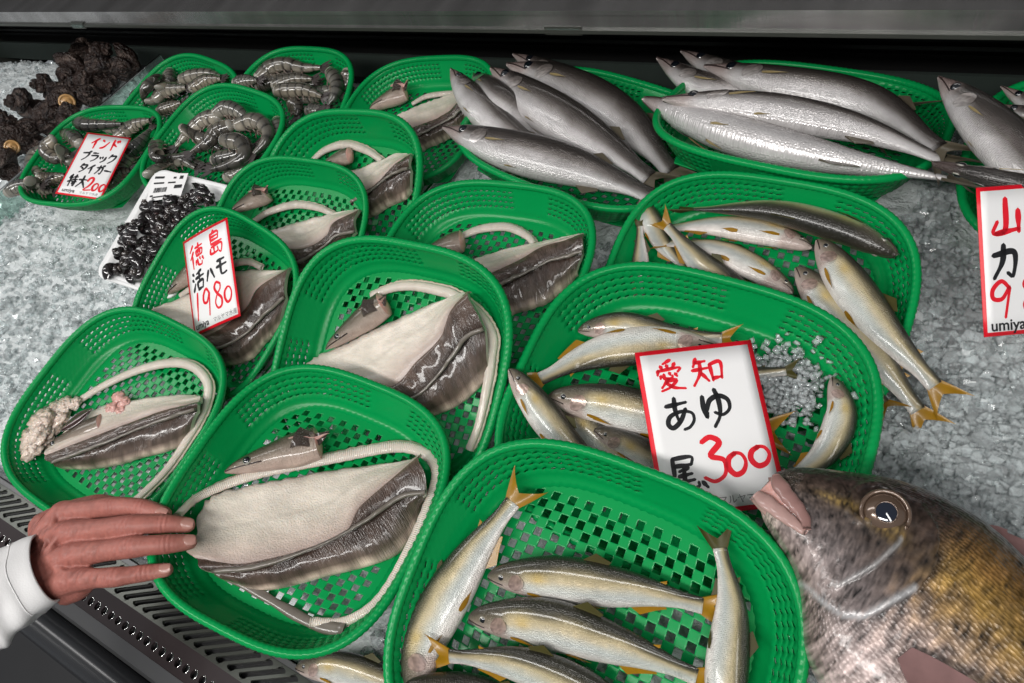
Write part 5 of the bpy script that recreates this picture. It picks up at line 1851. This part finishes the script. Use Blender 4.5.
# brow and snout relief, lumps of the scales
lift += .0014 * (vnoise(K_ * 4.2, Q_ * 22) - .5) * sstep(.0, .3, Q_) + .0008 * (vnoise(K_ * 11, Q_ * 50) - .5)
sy = ct[None, :]
sz = np.abs(st) ** .80 * np.sign(st)
PB = CE[:, None] + HV[:, None] * sy[..., None] + NF * (HWt[:, None] * sz[None, :])[..., None] + NF * (lift * front * np.abs(st)[None, :] ** .4)[..., None]
n1 = vnoise(K_ * 7, Q_ * 20) - .5
n2 = vnoise(K_ * 22, Q_ * 60 + 9) - .5
hd = .68 * lerp_tab(Q_ + n1 * .10, [0, .10, .26, .45, .60, .72, .86, 1], [(.44, .34, .31), (.40, .32, .30), (.23, .19, .185), (.13, .10, .09), (.105, .075, .058), (.085, .058, .046), (.045, .030, .026), (.022, .016, .015)])
bd = lerp_tab(Q_ + n1 * .10, [0, .2, .38, .52, .66, .80, .92, 1], [(.46, .37, .35), (.42, .33, .31), (.34, .25, .21), (.27, .17, .08), (.26, .155, .04), (.19, .10, .03), (.07, .042, .022), (.025, .018, .014)])
wb = sstep(6.8, 8.6, K_ + n1 * .8)[..., None]
colb = hd * (1 - wb) + bd * wb
gold = (np.exp(-((Q_ - .60) / .045) ** 2) * sstep(3.0, 4.2, K_) * sstep(7.2, 5.8, K_))[..., None] * (.5 + n2[..., None])
colb = colb * (1 - gold) + np.array([.30, .20, .06]) * gold
chin = (sstep(3.4, 1.6, K_) * sstep(.62, .40, Q_))[..., None]
colb = colb * (1 - chin) + np.array([.50, .40, .35]) * chin
mask_dark = (np.exp(-((K_ - 6.9) / .45) ** 2) * sstep(.40, .5, Q_) * sstep(.85, .7, Q_) * .55)[..., None]
colb = colb * (1 - mask_dark) + np.array([.05, .035, .03]) * mask_dark
colb = np.clip(colb * .92 * (1 + 1.25 * n1 + 1.3 * n2)[..., None], .006, 1)
rim_o = (np.exp(-((K_ - op_e + .10) / .11) ** 2) * (Q_ < .5))[..., None] * .8
rim_p = (np.exp(-((K_ - pre_e + .06) / .07) ** 2) * (Q_ < .6) * (Q_ > .16))[..., None] * .6
colb = colb * (1 - rim_o) + np.array([.46, .46, .47]) * rim_o
colb = colb * (1 - rim_p) + np.array([.40, .40, .40]) * rim_p
bream = thing('sea_bream', 'large bronze-brown sea bream with open mouth lying on the ice at the right', 'fish', CE[90] - NF * .05)
isop = op_in & front
mb = MB()
uvb = np.stack([K_ / 14, Q_], -1)
keepb = lambda i, j: not isop[i, j]
mb.grid(PB, uvb, colb, cv=True, keep=keepb)
mb.f += [tuple(range(NQ)), tuple((NS - 1) * NQ + j for j in range(NQ))[::-1]]
mb.mi += [0, 0]
mb.build('body', BREAM, bream)
mb = MB()
mb.grid(PB, uvb, colb, cv=True, keep=lambda i, j: isop[i, j])
gill = mb.build('gill_cover', BREAMHEAD, bream)


PXB = np.array([to_px(p) for p in PB.reshape(-1, 3)]).reshape(NS, NQ, 2)
FRT = np.broadcast_to(st[None, :] > .02, (NS, NQ))


def seen(px, py, lift_=0.0):
    """the point of the near flank that the photo shows at (px, py)"""
    d = ((PXB - np.array([px, py])) ** 2).sum(-1) + np.where(FRT, 0, 1e6)
    i, j = np.unravel_index(np.argmin(d), d.shape)
    return PB[i, j] + NF * lift_


def on_bream(k, q, lift_=0.0):
    i = int(np.clip(round(k / 14 * (NS - 1)), 0, NS - 1))
    c = 2 * q - 1
    j = int(round(math.acos(max(-1, min(1, c))) / (2 * PI) * NQ)) % NQ
    return PB[i, j] + NF * lift_


# eye
ec = seen(884, 513, .0005)
ef = unit(NF * .75 + unit(EYE - ec) * .5)
e1 = unit(axis_f - ef * (axis_f @ ef))
Ae = np.array([e1, np.cross(ef, e1), ef])
er = .0150


def dome(mb, c, A, r, hgt, a0, a1, mi=0, n=8, seg=40):
    ph = np.linspace(a0, a1, n)
    t = np.linspace(0, 2 * PI, seg, endpoint=False)
    Q = np.stack([np.outer(np.sin(ph), np.cos(t)) * r, np.outer(np.sin(ph), np.sin(t)) * r, np.outer(np.cos(ph), np.ones(seg)) * hgt], -1)
    mb.grid(np.asarray(c) + Q @ A, cv=True, mi=mi)


mb = MB()
dome(mb, ec - ef * .004, Ae, er, .0105, .48, PI / 2)
eye = mb.build('eye', EYE_B, bream)
mb = MB()
dome(mb, ec - ef * .004, Ae, er, .0106, 0.0, .50)
mb.build('pupil', PUPIL_B, eye)
mb = MB()
t = np.linspace(0, 2 * PI, 41)
mb.tube(np.array([ec + ef * .0006 + (np.cos(a) * Ae[0] + np.sin(a) * Ae[1]) * er * 1.02 for a in t]), .0016, 8)
mb.build('eye_ring', EYE_B, eye)
mb = MB()
mb.tube(np.array([ec - ef * .004 + ef * .0106 * math.cos(.50) + (np.cos(a) * Ae[0] + np.sin(a) * Ae[1]) * er * math.sin(.50) for a in t]), .0006, 6)
mb.build('iris_ring', EYE_B, eye)
LIP = mat('pink_lip', (.40, .25, .225), rough=.28, coat=.6, noise=.25, nscale=60, bump=('noise', 220, 220, .3, .001))
LIP_D = mat('brown_lip', (.27, .15, .135), rough=.28, coat=.6, noise=.3, nscale=60)


def lipline(pts, z0, z1, n=26):
    return spline([at(x, y, z0 + (z1 - z0) * i / (len(pts) - 1)) for i, (x, y) in enumerate(pts)], n)


u_l = lipline([(776, 475), (779, 483), (787, 495), (797, 507), (805, 519), (807, 529)], .135, .143)
l_l = lipline([(756, 494), (766, 502), (779, 512), (791, 521), (801, 529), (806, 532)], .133, .142)
mb = MB()
mb.tube(u_l, np.interp(np.linspace(0, 1, 26), [0, .15, .6, 1], [.0028, .0062, .0054, .0028]) * (1 + .05 * np.sin(np.arange(26) * 1.3)), 14, flat=.5, up=NF)
mb.build('upper_lip', LIP_D, bream)
mb = MB()
mb.tube(l_l, np.interp(np.linspace(0, 1, 26), [0, .15, .6, 1], [.0034, .0062, .0052, .0028]) * (1 + .05 * np.sin(np.arange(26) * 1.1 + 1)), 14, flat=.5, up=NF)
mb.build('lower_lip', LIP, bream)
mb = MB()
G = np.array([[u_l[i] * (1 - f) + l_l[i] * f - NF * (.0035 * math.sin(PI * f) - .0008) for f in np.linspace(0, 1, 8)] for i in range(26)])
mb.grid(G)
mb.build('mouth_cavity', PINKMEAT, bream)
# second lips on the far side of the jaw
for nm, ln, m in (('upper_lip', u_l, LIP_D), ('lower_lip', l_l, LIP)):
    f2 = ln - NF * .030 * np.linspace(.2, 1.2, 26)[:, None] - unit(HV[6]) * 0
    mb = MB()
    mb.tube(f2, .005, 10)
    mb.build(nm, m, bream)
# fins: pectoral on the flank, spiny back fin, belly fins and tail
b0, b1 = seen(908, 646, .001), seen(894, 660, .001)
dirp = unit(at(985, 735, .11) - at(900, 652, .11))
G = np.zeros((12, 9, 3))
for i in range(12):
    for j in range(9):
        r, f = i / 11, j / 8
        G[i, j] = b0 * (1 - f) + b1 * f + dirp * (.125 * (1 - .45 * abs(f - .35) ** 1.5 * 2)) * r + unit(HV[110]) * (.5 - f) * .055 * r ** .8 + NF * (.004 + .012 * r + .0015 * math.sin(f * 26) * r)
mb = MB()
solid_fin(mb, G, NF, .0014)
mb.build('pectoral_fin', FIN_P, bream)
G = np.zeros((5, 60, 3))
for j in range(60):
    k = 7.6 + 5.2 * j / 59
    i_ = int(k / 14 * (NS - 1))
    for i in range(5):
        r = i / 4
        G[i, j] = DO[i_] - unit(HV[i_]) * .004 * (1 - r) + (unit(HV[i_]) * .35 + axis_f * .9) * (.034 + .006 * math.sin(j * 1.6)) * math.sin(PI * min(1, .18 + j / 75)) * r
mb = MB()
solid_fin(mb, G, NF, .0014)
mb.build('dorsal_fin', FIN_P, bream)
for nm, k0, k1, sgn in (('pelvic_fin', 8.6, 9.2, -1), ('anal_fin', 11.2, 12.6, -1)):
    G = np.zeros((5, 12, 3))
    for j in range(12):
        i_ = int((k0 + (k1 - k0) * j / 11) / 14 * (NS - 1))
        for i in range(5):
            G[i, j] = BE[i_] + unit(HV[i_]) * .004 + (-unit(HV[i_]) * .5 + axis_f * .8) * (.05 - .025 * j / 11) * i / 4
    mb = MB()
    solid_fin(mb, G, NF, .0014)
    mb.build(nm, FIN_P, bream)
G = np.zeros((8, 17, 3))
for i in range(8):
    for j in range(17):
        r, s = i / 7, j / 8 - 1
        G[i, j] = CE[-1] - axis_f * .006 + axis_f * (.11 * (.5 + .5 * abs(s))) * r + unit(HV[-1]) * s * (.02 + .075 * r)
mb = MB()
solid_fin(mb, G, NF, .0018)
mb.build('tail_fin', FIN_P, bream)

# ------------------------------------------------------------------ the hand over the front baskets
HZ = .124
JOINTS = {   # knuckle, middle joint, end joint, tip: pixel and height
    'index': [(64, 513, HZ + .004), (115, 507, HZ + .006), (143, 508, HZ + .003), (164, 514, HZ - .003)],
    'middle': [(70, 533, HZ + .006), (130, 526, HZ + .008), (165, 524, HZ - .002), (187, 525, HZ - .012)],
    'ring': [(74, 555, HZ + .004), (133, 547, HZ + .006), (168, 544, HZ - .003), (189, 542, HZ - .012)],
    'little': [(78, 579, HZ - .002), (115, 577, HZ + .000), (145, 573, HZ - .007), (166, 570, HZ - .013)],
    'thumb': [(46, 527, HZ - .016), (72, 512, HZ - .022), (98, 505, HZ - .024), (118, 506, HZ - .028)]}
RAD = {'index': (.0120, .0094, .0098, .0086, .0086, .0070), 'middle': (.0125, .0097, .0102, .0089, .0088, .0072), 'ring': (.0122, .0096, .0100, .0088, .0087, .0071),
       'little': (.0112, .0086, .0090, .0078, .0076, .0062), 'thumb': (.0150, .0120, .0118, .0108, .0108, .0085)}
WR = [at(43, 541, HZ - .004), at(51, 565, HZ - .002), at(58, 584, HZ - .006)]
J3 = {k: np.array([at(*p) for p in v]) for k, v in JOINTS.items()}
person = thing('person', 'right hand and white sleeve of a person reaching over the front of the case', 'person', at(50, 566, .10))
mb = MB()
for k, J in J3.items():
    r = tuple(x * 1.05 for x in RAD[k])
    C = spline(J, 40)
    s = np.concatenate([[0], np.cumsum(np.linalg.norm(np.diff(J, axis=0), axis=1))])
    s /= s[-1]
    rr = np.interp(np.linspace(0, 1, 40), [0, s[1] * .55, s[1], (s[1] + s[2]) / 2, s[2], 1], r)
    mb.tube(C, rr, 16)
    mb.ball(C[-1], rr[-1] * 1.0, None, 10, 16)
    mb.ball(C[0], rr[0], None, 10, 16)
    if k != 'thumb':
        w_ = WR[{'index': 0, 'middle': 0, 'ring': 1, 'little': 2}[k]]
        for dz, r0, r1 in ((0, .0140, r[0] * .98), (-.012, .0150, r[0] * .95)):
            mb.tube(spline([w_ + np.array([0, 0, dz]), (w_ + J[0]) / 2 + np.array([0, 0, dz + .001]), J[0] + np.array([0, 0, dz * .7])], 20), np.linspace(r0, r1, 20), 16)
            mb.ball(w_ + np.array([0, 0, dz]), r0, None, 10, 16)
# palm filling, heel of the hand and the web to the thumb
for a_, b_, c_ in (('index', 'middle', .5), ('middle', 'ring', .5), ('ring', 'little', .5)):
    m0 = J3[a_][0] * .5 + J3[b_][0] * .5 - np.array([0, 0, .005])
    mb.tube(spline([(WR[0] + WR[1]) / 2 - np.array([0, 0, .006]), (WR[1] + m0) / 2 - np.array([0, 0, .005]), m0], 16), np.linspace(.016, .0115, 16), 14)
    mb.ball(m0, .0115, None, 10, 14)
mb.tube(spline([WR[0] - np.array([0, 0, .012]), J3['thumb'][0], J3['thumb'][1]], 16), np.linspace(.017, .0125, 16), 14)
mb.tube(spline([WR[2] - np.array([0, 0, .010]), (WR[2] + J3['little'][0]) / 2 - np.array([0, 0, .012]), J3['little'][0] - np.array([0, 0, .008])], 16), np.linspace(.017, .0110, 16), 14)
# thin cords of the back of the hand
for k in ('index', 'middle', 'ring', 'little'):
    w_ = WR[1]
    J = J3[k]
    top = np.array([0, 0, RAD[k][0] * .80])
    mb.tube(spline([w_ + np.array([0, 0, .0125]), (w_ + J[0]) / 2 + top * 1.08, J[0] + top * .98], 18), np.linspace(.0030, .0034, 18), 10)
    mb.ball(J[0] + np.array([0, 0, .0030]), RAD[k][0] * .86, None, 10, 14)
# forearm running back into the sleeve
ARM = [at(52, 567, HZ - .008), at(30, 582, HZ - .004), at(-20, 614, HZ + .004), at(-80, 655, HZ + .02)]
mb.tube(spline(ARM, 24), np.linspace(.0330, .037, 24), 24, flat=.60)
for dx_ in (-1, 0, 1):
    mb.ball(ARM[0] + unit(at(70, 604, HZ) - at(33, 525, HZ)) * dx_ * .017, (.0165, .0165, .0175), None, 12, 18)
raw = mb.build('body', SKIN, None)
rm_ = raw.modifiers.new('skin', 'REMESH')
rm_.mode = 'VOXEL'
rm_.voxel_size = .00125
sm_ = raw.modifiers.new('soft', 'SMOOTH')
sm_.factor = .5
sm_.iterations = 7
bpy.context.view_layer.update()
me = bpy.data.meshes.new_from_object(raw.evaluated_get(bpy.context.evaluated_depsgraph_get()))
nv = len(me.vertices)
V = np.zeros(nv * 3)
me.vertices.foreach_get('co', V)
V = V.reshape(-1, 3)
NV = np.zeros(nv * 3)
me.vertices.foreach_get('normal', NV)
NV = NV.reshape(-1, 3)
F_ = [tuple(p.vertices) for p in me.polygons]
bpy.data.objects.remove(raw)
red = np.zeros(nv)
pale = np.zeros(nv)
upf = np.clip(NV @ unit([.1, -.25, 1]), 0, 1)
for k, J in J3.items():
    for q in (1, 2):
        ax_ = unit(J[min(q + 1, 3)] - J[q - 1])
        d = V - J[q]
        s_ = d @ ax_
        dist = np.linalg.norm(d, axis=1)
        wgt = np.exp(-(dist / .0135) ** 4) * upf
        V = V - NV * (wgt * (.00050 * (np.cos(s_ * 2 * PI / .0042) * np.exp(-(s_ / .0062) ** 2)) - .0003))[:, None]
        red = np.maximum(red, np.exp(-(dist / .013) ** 2) * upf)
    red = np.maximum(red, np.exp(-(np.linalg.norm(V - J[0], axis=1) / .016) ** 2) * upf * .9)
    pale = np.maximum(pale, np.exp(-(np.linalg.norm(V - J[3], axis=1) / .010) ** 2))
# fine creases and veins over the back of the hand
ad = unit(J3['middle'][0] - WR[1])
bd_ = unit(np.cross([0, 0, 1], ad))
uu, vv = (V - WR[1]) @ ad, (V - WR[1]) @ bd_
back = np.exp(-((uu - .022) / .034) ** 2) * upf
ridge = np.abs(vnoise(uu * 75 + vv * 60, vv * 230 - uu * 40) - .5)
V = V + NV * (back * (.0011 * (.5 - ridge * 2) * .9 + .0005 * (vnoise(uu * 260, vv * 420) - .5)))[:, None]
nz = vnoise(V[:, 0] * 160, V[:, 1] * 160) - .5
nz2 = vnoise(V[:, 0] * 480 + 4, V[:, 1] * 480) - .5
base = np.array([.315, .115, .092])
cskin = base * (1 + .22 * nz + .16 * nz2)[:, None]
cskin = cskin * (1 - .55 * red[:, None]) + np.array([.36, .115, .095]) * (.55 * red[:, None])
cskin = cskin * (1 - .5 * pale[:, None]) + np.array([.44, .225, .18]) * (.5 * pale[:, None])
cskin = cskin * (1 - .30 * (back * np.clip(ridge * 3 - .4, 0, 1)))[:, None]
mb = MB()
mb.add(V, F_, np.stack([uu, vv], 1), np.clip(cskin, .01, 1))
body = mb.build('body', SKIN, person)
for k, J in J3.items():
    d = unit(J[3] - J[2])
    upv = unit(np.array([0.05, -.15, 1]) if k != 'thumb' else np.array([0, .6, .8]))
    upv = unit(upv - d * (upv @ d))
    sd = np.cross(d, upv)
    r = RAD[k][5]
    c = J[3] + d * r * .05
    G = np.zeros((9, 9, 3))
    for i in range(9):
        for j in range(9):
            a, f = i / 8, (j / 8 - .5) * 2
            wd = .72 * (1 - .25 * (2 * a - 1) ** 4)
            G[i, j] = c + d * r * (-.75 + 1.55 * a) + sd * f * r * wd + upv * (r * (1.02 - .30 * f * f) * (1 - .10 * a) + .0004)
    mb = MB()
    solid_fin(mb, G, upv, .0005)
    nail = mb.build('nail', NAIL, person)
# sleeve: a cuff with folds
SP = spline([at(47, 567, HZ + .002), at(20, 584, HZ + .003), at(-25, 614, HZ + .010), at(-80, 652, HZ + .028), at(-150, 700, HZ + .06), at(-230, 760, HZ + .10)], 60)
T = frame(SP)
R0 = np.interp(np.linspace(0, 1, 60), [0, .12, .4, 1], [.0395, .043, .050, .064])
th = np.linspace(0, 2 * PI, 64, endpoint=False)
side = unit(at(70, 604, HZ) - at(33, 525, HZ))


def sleeve_ring(i, k=1.0):
    s = unit(side - T[i] * (side @ T[i]))
    w = np.cross(s, T[i])
    if w[2] < 0:
        w = -w
    l = i / 59
    fold = .0030 * np.sin(th * 5 + l * 9) * (l > .02) * min(1, l * 8) + .0055 * (vnoise(th * 1.6 + 3, th * 0 + l * 9) - .5) * min(1, .25 + l * 5) + .003 * np.sin(l * 60 + th * 2) * np.exp(-((l - .28) / .14) ** 2)
    r = R0[i] * k + fold
    return SP[i] + (r * np.cos(th))[:, None] * s + (r * (.60 + .14 * min(1, l * 4)) * np.sin(th))[:, None] * w


rings = [sleeve_ring(i, .90) for i in (10, 6, 3, 1)] + [sleeve_ring(0, .93), sleeve_ring(0, .965) - T[0] * .0012, sleeve_ring(0, 1.0)] + [sleeve_ring(i) for i in range(1, 60)]
mb = MB()
G = np.array(rings)
mb.grid(G, cv=True)
mb.f.append(tuple((len(rings) - 1) * 64 + j for j in range(64)))
mb.mi.append(0)
sl = mb.build('sleeve', CLOTH, person)
mb = MB()
hem = sleeve_ring(5, 1.0)
mb.tube(np.concatenate([hem, hem[:1]]), .0006, 5)
mb.build('hem_stitch', CLOTH, sl)

# ------------------------------------------------------------------ light
def area(name, loc, target, sx, sy, power, col=(1, 1, 1)):
    l = bpy.data.lights.new(name, 'AREA')
    l.shape = 'RECTANGLE'
    l.size, l.size_y = sx, sy
    l.energy = power
    l.color = col
    o = bpy.data.objects.new(name, l)
    COL.objects.link(o)
    o.location = loc
    o.rotation_euler = (Vector(target) - Vector(loc)).to_track_quat('-Z', 'Y').to_euler()
    return o


area('ceiling_light', (-.4, -1.05, 1.75), (-.4, .35, 0), 2.6, .22, 44, (1, .98, .95))
area('ceiling_light', (.9, -.55, 1.8), (-.2, .35, 0), .22, 1.4, 11, (1, .98, .95))
area('ceiling_light', (-2.1, .0, 1.7), (-1.0, .3, 0), .25, 1.6, 10, (1, .98, .96))
w = bpy.data.worlds.new('shop_ambient')
SC.world = w
w.use_nodes = True
w.node_tree.nodes['Background'].inputs[0].default_value = (.9, .95, 1, 1)
w.node_tree.nodes['Background'].inputs[1].default_value = .20
SC.view_settings.exposure = 0.10
